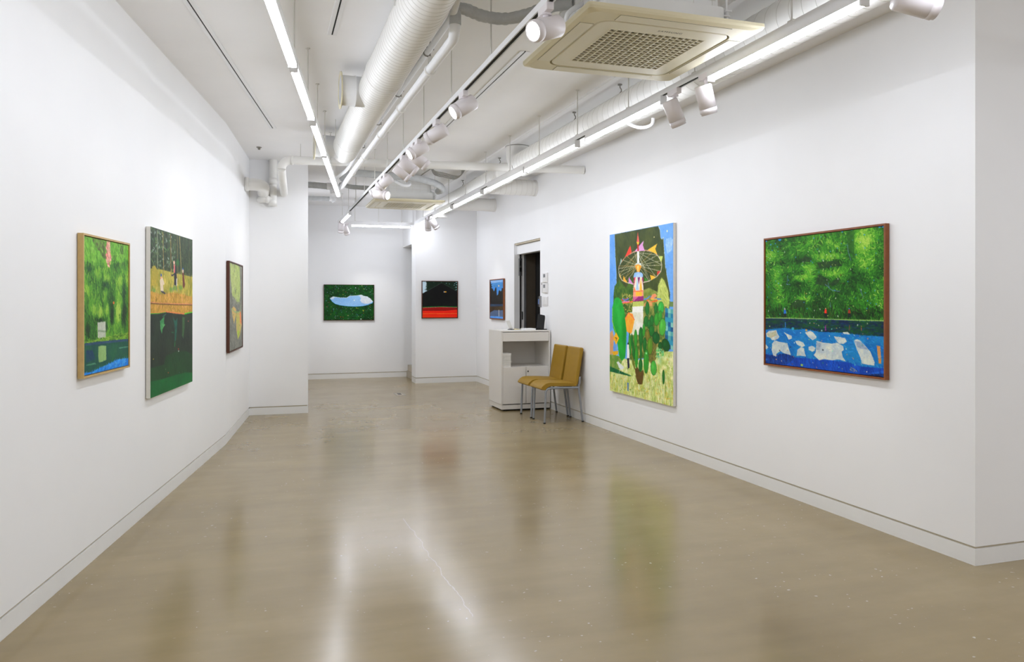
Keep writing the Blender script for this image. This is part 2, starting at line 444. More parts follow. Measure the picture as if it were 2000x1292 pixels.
for y0, y1, lab in ((-2.9, -1.7, L_OUT), (-1.65, -.45, L_OUT), (-.4, .8, L_OUT), (.9, 2.1, L_OUT), (2.16, 3.30, L_OUT),
                    (3.33, 4.535, LBL + 'running past the short ceiling slot'), (4.605, 5.80, LBL + 'ending just before the first duct outlet'),
                    (5.97, 7.17, LBL + 'between the two duct outlets'), (7.26, 8.55, LBL + 'passing below the second duct outlet'), (8.57, 9.88, LBL + 'last one, beyond the cross pipe')):
    light_bar(lab, (lx(y0), y0), (lx(y1), y1), 2.79, 'tube_dim')
LBR = 'glowing light bar on the doorway side, '
R_OUT = LBR + 'unseen, added to light the near room'  # unseen bars added on this rail to light the near end
for y0, y1, lab in ((-2.9, -1.7, R_OUT), (-.9, .3, R_OUT), (1.1, 2.3, R_OUT), (2.71, 3.93, LBR + 'longest-looking one, passing the big cassette unit'), (4.48, 5.72, LBR + 'beside the pair of spotlights'),
                    (5.93, 7.24, LBR + 'second one beyond the pair of spotlights'), (7.275, 8.57, LBR + 'below the bend where the duct enters the ceiling'), (8.87, 10.18, LBR + 'in front of the larger duct branch'),
                    (10.42, 11.52, LBR + 'beside the far cassette unit'), (12.16, 13.1, LBR + 'last one, meeting the cross rail at the pier')):
    light_bar(lab, (XT, y0), (XT, y1), RZ0)
light_bar('long glowing white light bar on the cross rail facing the far wall', (1.43, 13.3), (2.45, 13.3), RZ0)
light_bar('short glowing white light bar at the far end of the spotlight rail', (XM, 11.6), (XM, 12.75), RZ0)

for XN, nm in ((4.6, 'rail nearer the gallery'), (6.2, 'rail nearer the street')):  # both rows are unseen, added to brighten the return wall
    track('unseen white %s added over the entrance bay' % nm, (XN, -3), (XN, 2.6), RZ0, [-2.4, -1.4, -.5, .42, 1.35, 2.3])
    for y0, y1 in ((-2.6, -1.4), (-.9, .3), (1.0, 2.2)):
        light_bar('unseen light bar added to brighten the entrance bay on the %s' % nm, (XN, y0), (XN, y1), RZ0)
GS = 'track spotlights'
def spotlight(label, px, py, X, aim, power=1.0, at=None, cross=False):
    """px, py: where the housing's middle shows; X: plane of its rail; aim: direction of the beam"""
    c = on_x(px, py, X) if at is None else Vector(at)
    X = c.x if cross else X
    d = Vector(aim).normalized()
    t = thing('track_spotlight', label, 'spotlight', (X, c.y, RZ0), GS)
    y = c.y
    m = MB(); m.box((X - .018, y - .06, RZ0 - .034), (X + .018, y + .06, RZ0 + .004)) if not cross else m.box((X - .05, y - .018, RZ0 - .034), (X + .05, y + .018, RZ0 + .004)); m.build('adapter', 'lampw', t, bevel=.004)
    top = c + Vector((0, 0, .040)) - d * .012
    m = MB(); m.tube([(X, y, RZ0 - .042), (X, y, RZ0 - .034)], .026, 20)
    m.tube([(X, y, RZ0 - .036), (X, y, RZ0 - .055), top, c - d * .012], [.015, .010, .010, .010], 12); m.build('stem', 'lampw', t)
    R, Ln = .051, .172
    m = MB(); b0 = c - d * (Ln / 2)
    m.lathe([(0.0, .0), (0.0, R - .006), (.006, R), (.134, R), (.1345, R - .0025), (.137, R - .0025), (.1375, R), (Ln - .012, R), (Ln - .010, R - .004), (Ln, R - .004), (Ln, R - .009), (Ln - .012, R - .010), (Ln - .012, R - .009)], b0, d, 32)
    h = m.build('housing', 'lampw', t)
    m = MB(); m.lathe([(Ln - .010, 0.0), (Ln - .010, R - .009)], b0, d, 32); m.build('lens', 'lens', t)
    ld = bpy.data.lights.new('spot_beam', 'SPOT'); ld.energy = SPOT_POWER * power; ld.spot_size = math.radians(62); ld.spot_blend = 0.85
    ld.shadow_soft_size = .035; ld.color = (1.0, 0.985, 0.96)
    lo = bpy.data.objects.new('spot_beam', ld); COL.objects.link(lo); lo.parent = t
    lo.location = (b0 + d * (Ln + .006)) - t.location
    lo.rotation_euler = d.to_track_quat('-Z', 'Y').to_euler()
    return t
spotlight('white spotlight beside the grey lagged pipe, glowing lens turned to the wall of three pictures', 1066, 56, XM, (-1, -.42, -.42), .2)
spotlight('white spotlight with glowing lens, alone on the rail between cassette unit and wrapped pipe', 905, 209, XM, (-1, -.10, -.62), .45)
spotlight('white spotlight with its lens hidden, aimed down at the unframed tall picture', 852, 262, XM, (-1, .65, -.55))
spotlight('white spotlight with glowing lens in the middle of the crowded rail', 816, 293, XM, (-1, -.10, -.60))
GP = 'pale pink-white spotlights turned to the wall with the doorway'
for i, (x, y, at) in enumerate(((825, 314, (XM + .055, 6.56, 2.625)), (798, 325, None), (786, 337, None))):
    s = spotlight('white spotlight of three turned to the doorway wall, ' + ('partly hidden by the glowing spotlight', 'the middle one', 'the one nearest the far cassette unit')[i], x, y, XM, (1, -.05, -.72), .6, at=at); s['group'] = GP
spotlight('white spotlight above the far cassette unit with its back end showing', 752, 356, XM, (-1, .6, -.85))
spotlight('white spotlight half hidden behind another, over the far cassette unit', 737, 371, XM, (-1, .6, -.70))
spotlight('white spotlight low over the far cassette unit with glowing lens turned to the doorway', 745, 380, XM, (1, -.9, -.25))
spotlight('white spotlight hanging straight down at the far end of the spotlight rail', 666, 444, XM, (-.05, .45, -1), 2.6)
spotlight('white spotlight tilted beside the one at the far end of the spotlight rail', 676, 446, XM, (.45, .6, -1), 2.2, at=(1.345, 13.3, 2.63), cross=True)
spotlight('grey-white spotlight below the spiral duct between two light bars, the one farther along', 1317, 221, XT, (.5, .06, -1))
spotlight('bright white spotlight below the spiral duct at the end of the longest light bar', 1379, 195, XT, (.36, .12, -1))
spotlight('white spotlight lying level over the wall with the pond picture', 1790, 5, XT, (1, -.35, -.3))
spotlight('white spotlight hanging straight down on the duct rail near the red and black picture', 836, 440, XT, (.12, .30, -1), 1.0)
spotlight('white spotlight tilted on the duct rail near the red and black picture', 848, 437, XT, (.75, .25, -1), 1.2)

# ================================================================== ducts and pipes
def spiral(mb, p0, axis, length, r, pitch=.055, seg=40, hem=.0014, jag=()):
    prof = [(0, r)]; t = pitch * .5
    while t < length - .02:
        prof += [(t - .003, r), (t, r), (t + .002, r + hem), (t + .005, r + hem), (t + .007, r), (t + .010, r)]; t += pitch
    prof.append((length, r))
    return mb.lathe([(0, r), (length, r)], p0, axis, seg)
def seams(p0, axis, length, r, pitch, parent, seg=40):
    m = MB(); t = pitch * .5
    while t < length - .02:
        m.lathe([(t, r - .001), (t + .0003, r + .0012), (t + .0028, r + .0012), (t + .0031, r - .001)], p0, axis, seg); t += pitch
    o = m.build('spiral_seam', 'seam', parent); o['kind'] = 'stuff'
DX, DZc, DR = .81, 2.985, .135
DE = 8.16
dk = thing('spiral_duct', 'thick white spiral duct with two side outlets hanging over the room middle', 'duct', (DX, 4.5, DZc))
m = MB(); spiral(m, (DX, .4, DZc), (0, 1, 0), DE - .4, DR)
m.build('body', 'duct', dk); seams((DX, .4, DZc), (0, 1, 0), DE - .4, DR, .055, dk)
m = MB(); m.lathe([(0, DR), (.01, DR * .99), (.03, DR * .9), (.045, DR * .7), (.05, 0)], (DX, DE, DZc), (0, 1, 0), 40); m.build('end_cap', 'duct', dk)
for y in (5.32, 7.55):
    m = MB(); m.lathe([(0, DR + .001), (.002, DR + .0055), (.012, DR + .0055), (.014, DR + .001)], (DX, y, DZc), (0, 1, 0), 40); m.build('joint_band', 'duct', dk)
for i, (px, py) in enumerate(((684, 178), (640, 288))):
    y = (5.86, 8.02)[i]; xf = on_z(664, 178, DZc).x if i == 0 else on_z(613, 286, DZc).x
    m = MB(); r = .111
    m.lathe([(0, r), (.10, r), (.102, r + .004), (.112, r + .004), (.114, r), (DX - xf, r)], (xf, y, DZc), (1, 0, 0), 36)
    m.lathe([(.0, r - .004), (DX - xf - .08, r - .004), (DX - xf - .08, 0)], (xf, y, DZc), (1, 0, 0), 36)
    br = m.build('outlet', 'wrap', dk)
    m = MB(); m.lathe([(0, r - .004), (-.004, r + .018), (-.004, r + .026), (.006, r + .026), (.008, r)], (xf, y, DZc), (1, 0, 0), 36); m.build('flange', 'acplate', br)
for y in (2.2, 4.1, 6.3, 7.6):
    m = MB()
    for e in (-1, 1): m.tube([(DX + e * (DR + .004), y, DZc), (DX + e * (DR + .004), y, ZC)], .004, 6)
    m.build('hanger', 'rod', dk)

RX, RZc, RR = 2.73, 2.925, .132
YEB = 8.0
rd = thing('spiral_duct', 'white spiral duct above the light bars, bending up into the ceiling', 'duct', (RX, 4.5, RZc))
m = MB(); spiral(m, (RX, .4, RZc), (0, 1, 0), YEB - .4, RR, .085); m.build('body', 'duct', rd); seams((RX, .4, RZc), (0, 1, 0), YEB - .4, RR, .10, rd)
bend = [Vector((RX, YEB + .01, RZc))] + [Vector((RX, YEB + .20 * math.sin(a), RZc + .20 * (1 - math.cos(a)))) for a in [PI / 2 * k / 14 for k in range(15)]] + [Vector((RX, YEB + .20, ZC + .02))]
m = MB(); pts = []; rs = []
for i in range(1, len(bend) - 1):
    pts += [bend[i], bend[i].lerp(bend[i + 1], .5)]; rs += [RR + .004, RR - .001]
m.tube([bend[0]] + pts + [bend[-1]], [RR] + rs + [RR], 36, caps=False); m.build('bend', 'duct', rd)
m = MB(); m.lathe([(0, RR + .001), (-.006, RR + .006), (-.001, RR + .008)], (RX, YEB + .20, ZC - .021), (0, 0, 1), 36); m.build('ceiling_collar', 'hook', rd)
for y in (3.6, 5.6, 6.55):
    m = MB(); m.tube([(RX, y, ZC - .02), (RX, y, ZC - .045), (RX + .012, y, ZC - .06), (RX + .012, y, ZC - .075), (RX, y, ZC - .09), (RX, y, RZc + RR)], .005, 8)
    m.tube([(RX, y, ZC - .028), (RX, y, ZC - .02)], .018, 12); m.build('hook', 'hook', rd)
FR = .125
fd = thing('spiral_duct', 'white spiral duct farther along with two branches running into the wall', 'duct', (RX, 10.6, RZc))
m = MB(); spiral(m, (RX, 8.66, RZc), (0, 1, 0), 12.95 - 8.66, FR, .05); m.build('body', 'duct', fd); seams((RX, 8.66, RZc), (0, 1, 0), 12.95 - 8.66, FR, .06, fd)
for e, s in ((8.66, -1), (12.95, 1)):
    m = MB(); m.lathe([(0, FR), (s * .02, FR * .96), (s * .035, FR * .8), (s * .04, 0)], (RX, e, RZc), (0, 1, 0), 40); m.build('end_cap', 'duct', fd)
for y, r in ((10.03, .108), (12.0, .104)):
    m = MB(); z = 2.98
    spiral(m, (RX, y, z), (1, 0, 0), XR - RX - .03, r, .075 if y < 11 else .3); m.lathe([(XR - RX - .03, r + .003), (XR - RX - .028, r + .006), (XR - RX, r + .002)], (RX, y, z), (1, 0, 0), 36); br = m.build('branch', 'duct', fd); seams((RX, y, z), (1, 0, 0), XR - RX - .03, r, .075, br) if y < 11 else None
for y in (8.9, 9.5, 10.7):
    m = MB(); m.tube([(RX, y, ZC - .02), (RX, y, ZC - .045), (RX + .012, y, ZC - .06), (RX + .012, y, ZC - .075), (RX, y, ZC - .09), (RX, y, RZc + FR)], .005, 8)
    m.tube([(RX, y, ZC - .028), (RX, y, ZC - .02)], .018, 12); m.build('hook', 'hook', fd)
m = MB(); m.lathe([(0, .02), (.03, .03), (.09, .085), (.10, .088), (.10, .0)], (RX - .1, 11.6, RZc - FR + .005), (0, 0, -1), 24); m.build('outlet_cone', 'duct', fd)

# pale cross pipe with sockets, ending in the wall with the doorway
cp = thing('drain_pipe', 'straight white plastic pipe crossing the whole room above the far cassette unit', 'pipe', (1.9, 8.5, 2.97))
PA, PB = Vector((.20, 8.93, 2.985)), Vector((XR, 8.34, 2.955))
m = MB(); m.tube([PA + (PB - PA).normalized() * .09] + [PA.lerp(PB, f) for f in (.3, .6, .9)] + [PB], .046, 24); m.build('run', 'pipe', cp)
dpx = (PB - PA).normalized()
m = MB(); c0 = PA + dpx * .10 + Vector((0, 0, -.10))
el = arc(c0, Vector((0, 0, .10)), -dpx * .10, 10)
m.tube(el, .0475, 24); m.lathe([(0, .046), (.002, .051), (.03, .051), (.032, .046)], PA + dpx * .10, dpx, 24); m.build('elbow', 'pipe', cp)
m = MB(); a0 = el[-1]; m.tube([a0, a0 + Vector((.01, .10, -.08)), a0 + Vector((.04, .75, -.11)), (a0.x + .055, YE, a0.z - .12)], .0455, 20); m.build('drop', 'pipe', cp)
m = MB(); m.lathe([(0, .046), (-.001, .050), (-.012, .050), (-.014, .046)], PB, dpx, 24); m.build('wall_collar', 'pipe', cp)
for f in (.06, .45, .8):
    q = PA.lerp(PB, f); m = MB(); m.tube([(q.x, q.y, q.z + .045), (q.x, q.y, ZC if q.x < XS else ZC - .02)], .004, 8); m.build('hanger', 'rod', cp)

# corner plumbing beside the short end wall
vp = thing('waste_pipe', 'white vertical waste pipe with tee and capped foot on the short end wall', 'pipe', (.125, 9.98, 2.9))
vx, vy = .125, YE - .055
m = MB(); m.tube([(vx, vy, 2.93), (vx, vy, ZC)], .046, 24); m.lathe([(0, .046), (.002, .054), (.08, .054), (.082, .046)], (vx, vy, 2.86), (0, 0, 1), 24)
m.tube([(vx, vy, 2.62), (vx, vy, 2.95)], .044, 24); m.build('stack', 'pipe', vp)
m = MB(); m.lathe([(0, 0), (0, .050), (.06, .050), (.07, .046)], (vx - .005, vy, 2.595), (0, 0, 1), 24); m.build('cap', 'pipe', vp)
m = MB(); m.tube([(vx, vy, 2.675), (vx - .10, vy, 2.675)] + arc((vx - .10, vy + .06, 2.675), (0, -.06, 0), (-.06, 0, 0), 6), .042, 24)
m.lathe([(0, .044), (.002, .050), (.04, .050), (.042, .044)], (vx - .045, vy, 2.675), (-1, 0, 0), 24); m.build('branch', 'pipe', vp)
wp = thing('wall_elbow', 'fat white plastic pipe elbow coming out of the side wall at the corner', 'pipe', (-.15, 9.55, 2.79))
wy = 9.60; wx = LB.x + (wy - LB.y) * (LC.x - LB.x) / (LC.y - LB.y)
m = MB(); m.tube([(wx - .02, wy, 2.795), (wx + .10, wy, 2.795)] + arc((wx + .10, wy + .11, 2.775), (0, -.11, .02), (.11, 0, 0), 8) + [(wx + .21, YE, 2.76)], .072, 28)
m.build('elbow', 'pipe', wp)
m = MB(); m.lathe([(0, .072), (.002, .080), (.045, .080), (.047, .072)], (wx, wy, 2.795), (1, 0, 0), 28); m.build('socket', 'pipe', wp)

# wrapped refrigerant pipes beside the duct
def wobble(p, q, n, amp):
    p, q = Vector(p), Vector(q)
    return [p.lerp(q, i / n) + Vector((random.uniform(-amp, amp), 0, random.uniform(-amp, amp))) for i in range(n + 1)]
wr_ = thing('refrigerant_pipe', 'white tape-wrapped pipe running beside the thick spiral duct', 'pipe', (.98, 6.5, 2.85))
A, Bq = Vector((1.0, 4.13, 2.85)), Vector((.945, 9.86, 2.85))
n = 60; pts = wobble(A, Bq, n, .0008)
m = MB(); m.tube([A + Vector((0, -.045, .09)), A + Vector((0, -.038, .05)), A + Vector((0, -.012, .014))] + pts, [.0300] * 3 + [.029 + random.uniform(-.0005, .0005) for _ in pts], 20); m.build('run', 'wrap', wr_)
m = MB(); m.tube([A + Vector((0, -.045, .065)), A + Vector((0, -.048, .13)), A + Vector((.0, -.05, .165))], [.0325, .032, .031], 20); m.build('riser', 'insul', wr_)
hose = [A + Vector((-.015, -.05, .150)), A + Vector((.05, -.05, .155)), A + Vector((.15, -.06, .125)), A + Vector((.27, -.08, .115)), A + Vector((.38, -.12, .135)), A + Vector((.48, -.18, .165)), Vector((1.60, 3.85, 3.02))]
def smooth(pts, k=5):
    out = []
    P = [pts[0]] + list(pts) + [pts[-1]]
    for i in range(1, len(P) - 2):
        for j in range(k):
            t = j / k; a, b, c, d = P[i - 1], P[i], P[i + 1], P[i + 2]
            out.append(0.5 * ((2 * b) + (c - a) * t + (2 * a - 5 * b + 4 * c - d) * t * t + (3 * b - a - 3 * c + d) * t ** 3))
    return out + [pts[-1]]
m = MB(); hp = smooth(hose, 10); m.tube(hp, [.032 + .0012 * math.sin(i * 2.1) + random.uniform(-.0015, .0015) for i in range(len(hp))], 20); m.build('lagged_hose', 'insul', wr_)
for y in (4.72, 5.72, 6.68, 7.72, 8.7):
    q = A.lerp(Bq, (y - A.y) / (Bq.y - A.y))
    m = MB(); m.lathe([(-.010, .029), (-.010, .037), (.010, .037), (.010, .029)], q, (0, 1, 0), 20)
    m.box((q.x - .012, q.y - .006, q.z + .04), (q.x + .012, q.y + .006, q.z + .085)); m.build('clamp', 'pipe', wr_)
    m = MB(); m.tube([(q.x, q.y, q.z + .08), (q.x, q.y, ZC)], .004, 8); m.box((q.x - .02, q.y - .004, q.z + .08), (q.x + .004, q.y + .004, q.z + .092)); m.build('hanger', 'hook', wr_)
tp = thing('thin_pipe', 'thin silvery wrapped pipe squeezed between the thick duct and the wrapped pipe', 'pipe', (.95, 6.3, 2.96))
m = MB(); m.tube([(.985, 3.95, 3.02), (.985, 4.05, 2.975)] + wobble((.982, 4.15, 2.955), (.935, 7.75, 2.955), 36, .001) + [(.928, 8.1, 2.945), (.915, 8.5, 2.90), (.90, 8.9, 2.895), (.86, 9.6, 2.92), (.84, 9.75, 2.88)], .019, 16); m.build('run', 'wrap', tp)
for y in (4.72, 5.72, 6.68, 7.72):
    m = MB(); x = .982 - (y - 4.15) * .0139; m.lathe([(-.008, .019), (-.008, .023), (.008, .023), (.008, .019)], (x, y, 2.955), (0, 1, 0), 16); m.tube([(x, y, 2.98), (x, y, ZC)], .0035, 8); m.box((x, y - .004, 2.976), (x + .045, y + .004, 2.983)); m.build('bracket', 'hook', tp)

# lagged pipes round the far cassette unit
def lagged(label, pts, r, m_='insul', k=10, mod=.001):
    hp = smooth([Vector(p) for p in pts], k); m = MB(); m.tube(hp, [r + mod * math.sin(i * 1.9) for i in range(len(hp))], 18)
    o = m.build('lagged_pipe', m_); return tag(o, label, 'pipe')
lagged('grey lagged pipe looping over the far cassette unit to its corner', [(.93, 9.75, 2.93), (1.06, 9.67, 3.0), (1.4, 9.70, 3.0), (1.8, 9.77, 3.0), (2.1, 9.95, 2.985), (2.28, 10.14, 2.96), (2.33, 10.28, 2.93), (2.30, 10.40, 2.93)], .044)
lagged('thinner grey lagged pipe low behind the loop, ending at the cassette unit', [(.95, 9.88, 2.86), (.97, 10.2, 2.93), (1.05, 10.6, 2.985), (1.2, 10.80, 2.995), (1.55, 10.82, 2.995)], .031)
lagged('grey lagged pipe coming from behind the short end wall at the ceiling', [(.56, 10.80, 3.0), (.72, 10.83, 3.0), (.85, 10.88, 3.0)], .042)
lagged('white elbow stub at the end of the grey lagged pipe by the end wall', [(.84, 10.88, 3.0), (.90, 10.88, 3.0), (.93, 10.88, 2.97), (.94, 10.88, 2.91)], .05, 'wrap')
lagged('slim grey pipe crossing near the far wall just under the ceiling', [(.56, 12.2, 3.0), (.8, 12.18, 3.0), (1.02, 12.16, 3.0)], .034, 'insul')
lagged('white pipe collar closing the slim grey pipe near the far wall', [(.98, 12.16, 3.0), (1.03, 12.16, 2.995), (1.06, 12.16, 2.96)], .042, 'wrap')
lagged('small white hose loop beside the far cassette unit', [(1.62, 9.82, 2.95), (1.72, 9.80, 2.90), (1.80, 9.84, 2.92), (1.78, 9.92, 2.985)], .022, 'wrap')
lagged('white hose loop hanging behind the light bar under the spiral duct', [(2.68, 5.35, 2.775), (2.72, 5.28, 2.735), (2.75, 5.20, 2.72), (2.78, 5.16, 2.735), (2.785, 5.15, 2.78)], .013, 'wrap')
cb = thing('cable_bundle', 'sagging bundle of grey cables under the ceiling behind the cross pipe', 'cable', (2.3, 9.9, 3.13))
for k in range(4):
    o = k * .012
    m = MB(); m.tube(smooth([Vector(p) for p in ((2.12, 9.95 + o, ZC), (2.16, 9.92 + o, 3.12 - o), (2.28, 9.9, 3.10 - o * 1.5), (2.42, 9.9 + o, 3.07 - o), (2.50, 9.9, 3.085), (2.53 + o, 9.94, ZC))], 6), .0075, 8); m.build('cable', 'cable', cb)
m = MB(); m.tube(smooth([Vector(p) for p in ((2.12, 9.94, 3.165), (2.06, 10.1, 3.13), (2.02, 10.3, 3.10))], 5), .008, 8); m.build('cable', 'cable', cb)
sp = MB(); c = on_z(506, 287, ZC); sp.lathe([(0, .03), (.006, .03), (.010, .018), (.03, .012), (.03, 0)], c, (0, 0, -1), 20); tag(sp.build('sprinkler_head', 'hook'), 'tiny sprinkler head in the ceiling near the corner pipes', 'sprinkler')
sp = MB(); c = on_z(625, 389, ZC); sp.lathe([(0, .05), (.012, .05), (.03, .03), (.036, .0)], c, (0, 0, -1), 24); tag(sp.build('smoke_detector', 'rail'), 'small white round detector on the ceiling before the far wall', 'detector')

# ================================================================== ceiling cassette air conditioners
def cassette(label, cx, cy, zb):
    t = thing('air_conditioner', label, 'air conditioner', (cx, cy, zb))
    W = .97
    # outer frame: bevelled square ring round the intake, open in the middle
    m = MB(); z0, z1 = zb, zb + .035
    rings = [(W, .022, z1), (W, .022, zb + .020), (W - .012, .022, zb + .010), (.925, .06, zb), (.752, .075, zb), (.752, .075, zb + .042)]
    loops = [[Vector((x, y, z)) for x, y in roundrect(cx, cy, w, w, r, 8)] for w, r, z in rings]
    nn = len(loops[0]); vs = [p for l in loops for p in l]
    fs = [(i * nn + k, i * nn + (k + 1) % nn, (i + 1) * nn + (k + 1) % nn, (i + 1) * nn + k) for i in range(len(loops) - 1) for k in range(nn)]
    m.add(vs, fs, False); m.add(loops[0], [tuple(range(nn))]); m.build('panel', 'acplate', t)
    m = MB(); m.prism(roundrect(cx, cy, .75, .75, .075, 8), zb + .029, zb + .033); m.build('gap', 'acgap', t)
    # inner intake panel with a lattice of openings
    gx, gy = .27, .262
    m = MB(); R = [(roundrect(cx, cy, .732, .732, .068, 8), zb + .018), (roundrect(cx, cy, .732, .732, .068, 8), zb + .003), (roundrect(cx, cy, .722, .722, .064, 8), zb)]
    loops = [[Vector((x, y, z)) for x, y in pts] for pts, z in R]; nn = len(loops[0])
    vs = [p for l in loops for p in l]; fs = [(i * nn + k, i * nn + (k + 1) % nn, (i + 1) * nn + (k + 1) % nn, (i + 1) * nn + k) for i in range(2) for k in range(nn)]
    m.add(vs, fs, True)
    o4 = [Vector((cx + sx * gx, cy + sy * gy, zb)) for sx, sy in ((1, 1), (-1, 1), (-1, -1), (1, -1))]
    lo = loops[2]; q = nn // 4
    for s in range(4):                       # face ring from the rounded edge to the square opening
        seq = [lo[(s * q + k) % nn] for k in range(q)]
        nx = lo[((s + 1) * q) % nn]
        m.add(seq + [o4[s]], [tuple(range(q + 1))])
        m.add([seq[-1], nx, o4[(s + 1) % 4], o4[s]], [(0, 1, 2, 3)])
    inn = m.build('intake_panel', 'acflap', t)
    m = MB(); nx_, ny_ = 14, 15
    for i in range(nx_ + 1):
        x = cx - gx + 2 * gx * i / nx_; m.box((x - .0028, cy - gy, zb - .001), (x + .0028, cy + gy, zb + .014))
    for j in range(ny_ + 1):
        y = cy - gy + 2 * gy * j / ny_; m.box((cx - gx, y - .0036, zb + .0005), (cx + gx, y + .0036, zb + .008))
    g = m.build('grille', 'acflap', inn); g['kind'] = 'stuff'
    m = MB(); m.box((cx - gx, cy - gy, zb + .024), (cx + gx, cy + gy, zb + .0285)); m.build('filter', 'acgap', inn)
    # four air flaps
    for s in range(4):
        R = Matrix.Translation((cx, cy, 0)) @ Matrix.Rotation(PI / 2 * s, 4, 'Z')
        m = MB(); m.box((-.305, .383, zb - .0025), (.305, .452, zb + .010), R); m.build('air_flap', 'acflap', t, bevel=.002)
        m = MB(); m.box((-.307, .381, zb - .0003), (.307, .454, zb + .008), R); m.build('flap_gap', 'acgap', t)
    # lettering on the intake panel
    cu = bpy.data.curves.new('lettering', 'FONT'); cu.body = 'SAMSUNG'; cu.size = .026; cu.align_x = 'CENTER'; cu.align_y = 'CENTER'; cu.space_character = 1.25
    tmp = bpy.data.objects.new('tmp_text', cu); COL.objects.link(tmp)
    bpy.context.view_layer.update()
    me = bpy.data.meshes.new_from_object(tmp); bpy.data.objects.remove(tmp)
    me.transform(Matrix(((1, 0, 0, .035), (0, -1, 0, -.315), (0, 0, -1, -.0008), (0, 0, 0, 1))))
    me.materials.append(M['ink']); lo_ = bpy.data.objects.new('lettering', me); COL.objects.link(lo_); lo_.parent = inn; lo_.location = Vector((cx, cy, zb)) - parent_origin(inn)
    # body above the panel
    m = MB(); m.prism(roundrect(cx, cy, .70, .70, .05, 5), zb + .033, zb + .150); m.build('body', 'acbody', t)
    m = MB(); m.prism(roundrect(cx, cy, .66, .66, .06, 5), zb + .150, zb + .30); ub = m.build('upper_body', 'acbody', t)
    m = MB()
    for z in (zb + .185, zb + .225, zb + .265):
        for s in range(4):
            Rm = Matrix.Translation((cx, cy, 0)) @ Matrix.Rotation(PI / 2 * s, 4, 'Z'); m.box((-.29, .3295, z - .0015), (.29, .3315, z + .0015), Rm)
    for k in range(6):
        x = -.27 + .108 * k
        for s in range(4):
            Rm = Matrix.Translation((cx, cy, 0)) @ Matrix.Rotation(PI / 2 * s, 4, 'Z'); m.box((x - .0015, .3295, zb + .152), (x + .0015, .3315, zb + .295), Rm)
    g = m.build('seam_grid', 'seam', ub); g['kind'] = 'stuff'
    for sx in (-1, 1):
        for sy in (-1, 1):
            x, y = cx + sx * .375, cy + sy * .30
            m = MB(); m.tube([(x, y, zb + .08), (x, y, ZC)], .0055, 8); m.build('hanger_rod', 'rail', t)
            m = MB(); m.box((x - .02, y - .022, zb + .145), (x + .02, y + .022, zb + .150)); m.box((cx + sx * .33, y - .018, zb + .118), (x + .012 if sx > 0 else x + .03, y + .018, zb + .124)) if sx > 0 else m.box((x - .012, y - .018, zb + .118), (cx - .33, y + .018, zb + .124))
            m.tube([(x, y, zb + .125), (x, y, zb + .145)], .011, 6); m.tube([(x, y, zb + .10), (x, y, zb + .117)], .011, 6); m.build('bracket', 'rail', t)
    m = MB(); x = cx + .40; y = cy - .12
    m.tube(smooth([Vector((cx + .33, y, zb + .19)), Vector((x - .02, y, zb + .19)), Vector((x, y, zb + .16)), Vector((x, y, zb + .07))], 5), .014, 10)
    m.tube(smooth([Vector((cx + .33, y - .06, zb + .21)), Vector((x, y - .06, zb + .21)), Vector((x + .01, y - .06, zb + .12)), Vector((x - .02, y - .05, zb + .06))], 5), .012, 10)
    m.build('drain_fitting', 'rail', t)
    m = MB(); m.tube(smooth([Vector((cx - .33, cy - .05, zb + .20)), Vector((cx - .42, cy - .06, zb + .13)), Vector((cx - .40, cy - .02, zb + .06)), Vector((cx - .33, cy + .03, zb + .07))], 6), .013, 10); m.build('corrugated_hose', 'wrap', t)
    return t
cassette('cream four-way cassette air conditioner with lattice grille, large and close under the ceiling', 1.926, 3.765, 2.765)
cassette('cream four-way cassette air conditioner hanging near the far wall', 1.905, 10.80, 2.765)

# ================================================================== reception cabinet
M['cab'] = mat('cabinet_laminate', (230, 226, 219), 0.45, var=0.012, scale=4)
M['paper'] = mat('paper_white', (240, 240, 238), 0.7, var=0.02, scale=30)
M['paperedge'] = mat('paper_edges', (226, 224, 217), 0.8, var=0.06, scale=120)
M['blackp'] = mat('black_plastic', (9, 8, 8), 0.5, var=0.05)
M['screen'] = mat('black_glass', (5, 5, 5), 0.3, var=0.05)
M['steel'] = mat('chair_frame_grey_enamel', (150, 154, 160), 0.38, metal=0.25, var=0.02)
M['leather'] = mat('mustard_leatherette', (156, 121, 30), 0.5, spec=0.35, var=0.04, scale=18, bump=0.2, bscale=350, bdist=0.0006)
M['rubber'] = mat('black_rubber', (22, 22, 22), 0.7, var=0.05)
M['lock'] = mat('lock_metal', (96, 92, 84), 0.3, metal=0.8, var=0.05)
CX0, CX1, CY0, CY1, CZ = 2.915, 3.585, 9.42, 9.99, 1.036
cab = thing('reception_cabinet', 'white reception cabinet with open shelf and two doors below the doorway', 'cabinet', ((CX0 + CX1) / 2, (CY0 + CY1) / 2, 0))
T = .018
m = MB(); m.box((CX0, CY0, .082), (CX0 + T, CY1, CZ - T)); m.build('side_panel', 'cab', cab, bevel=.0012)
m = MB(); m.box((CX1 - T, CY0, .082), (CX1, CY1, CZ - T)); m.build('side_panel', 'cab', cab, bevel=.0012)
m = MB(); m.box((CX0, CY0, CZ - T), (CX1, CY1, CZ)); m.build('top', 'cab', cab, bevel=.0012)
m = MB(); m.box((CX0 + T, CY1 - T, .082), (CX1 - T, CY1, CZ - T)); m.build('back_panel', 'cab', cab)
m = MB(); m.box((CX0 + T, CY0 + .022, .545), (CX1 - T, CY1 - T, .565)); m.build('shelf', 'cab', cab)
m = MB(); m.box((CX0 + T, CY0 + .03, .086), (CX1 - T, CY1 - T, .10)); m.build('bottom', 'cab', cab)
m = MB(); m.box((CX0 + T, CY0 + .03, .895), (CX1 - T, CY1 - T, .905)); m.build('divider', 'cab', cab)
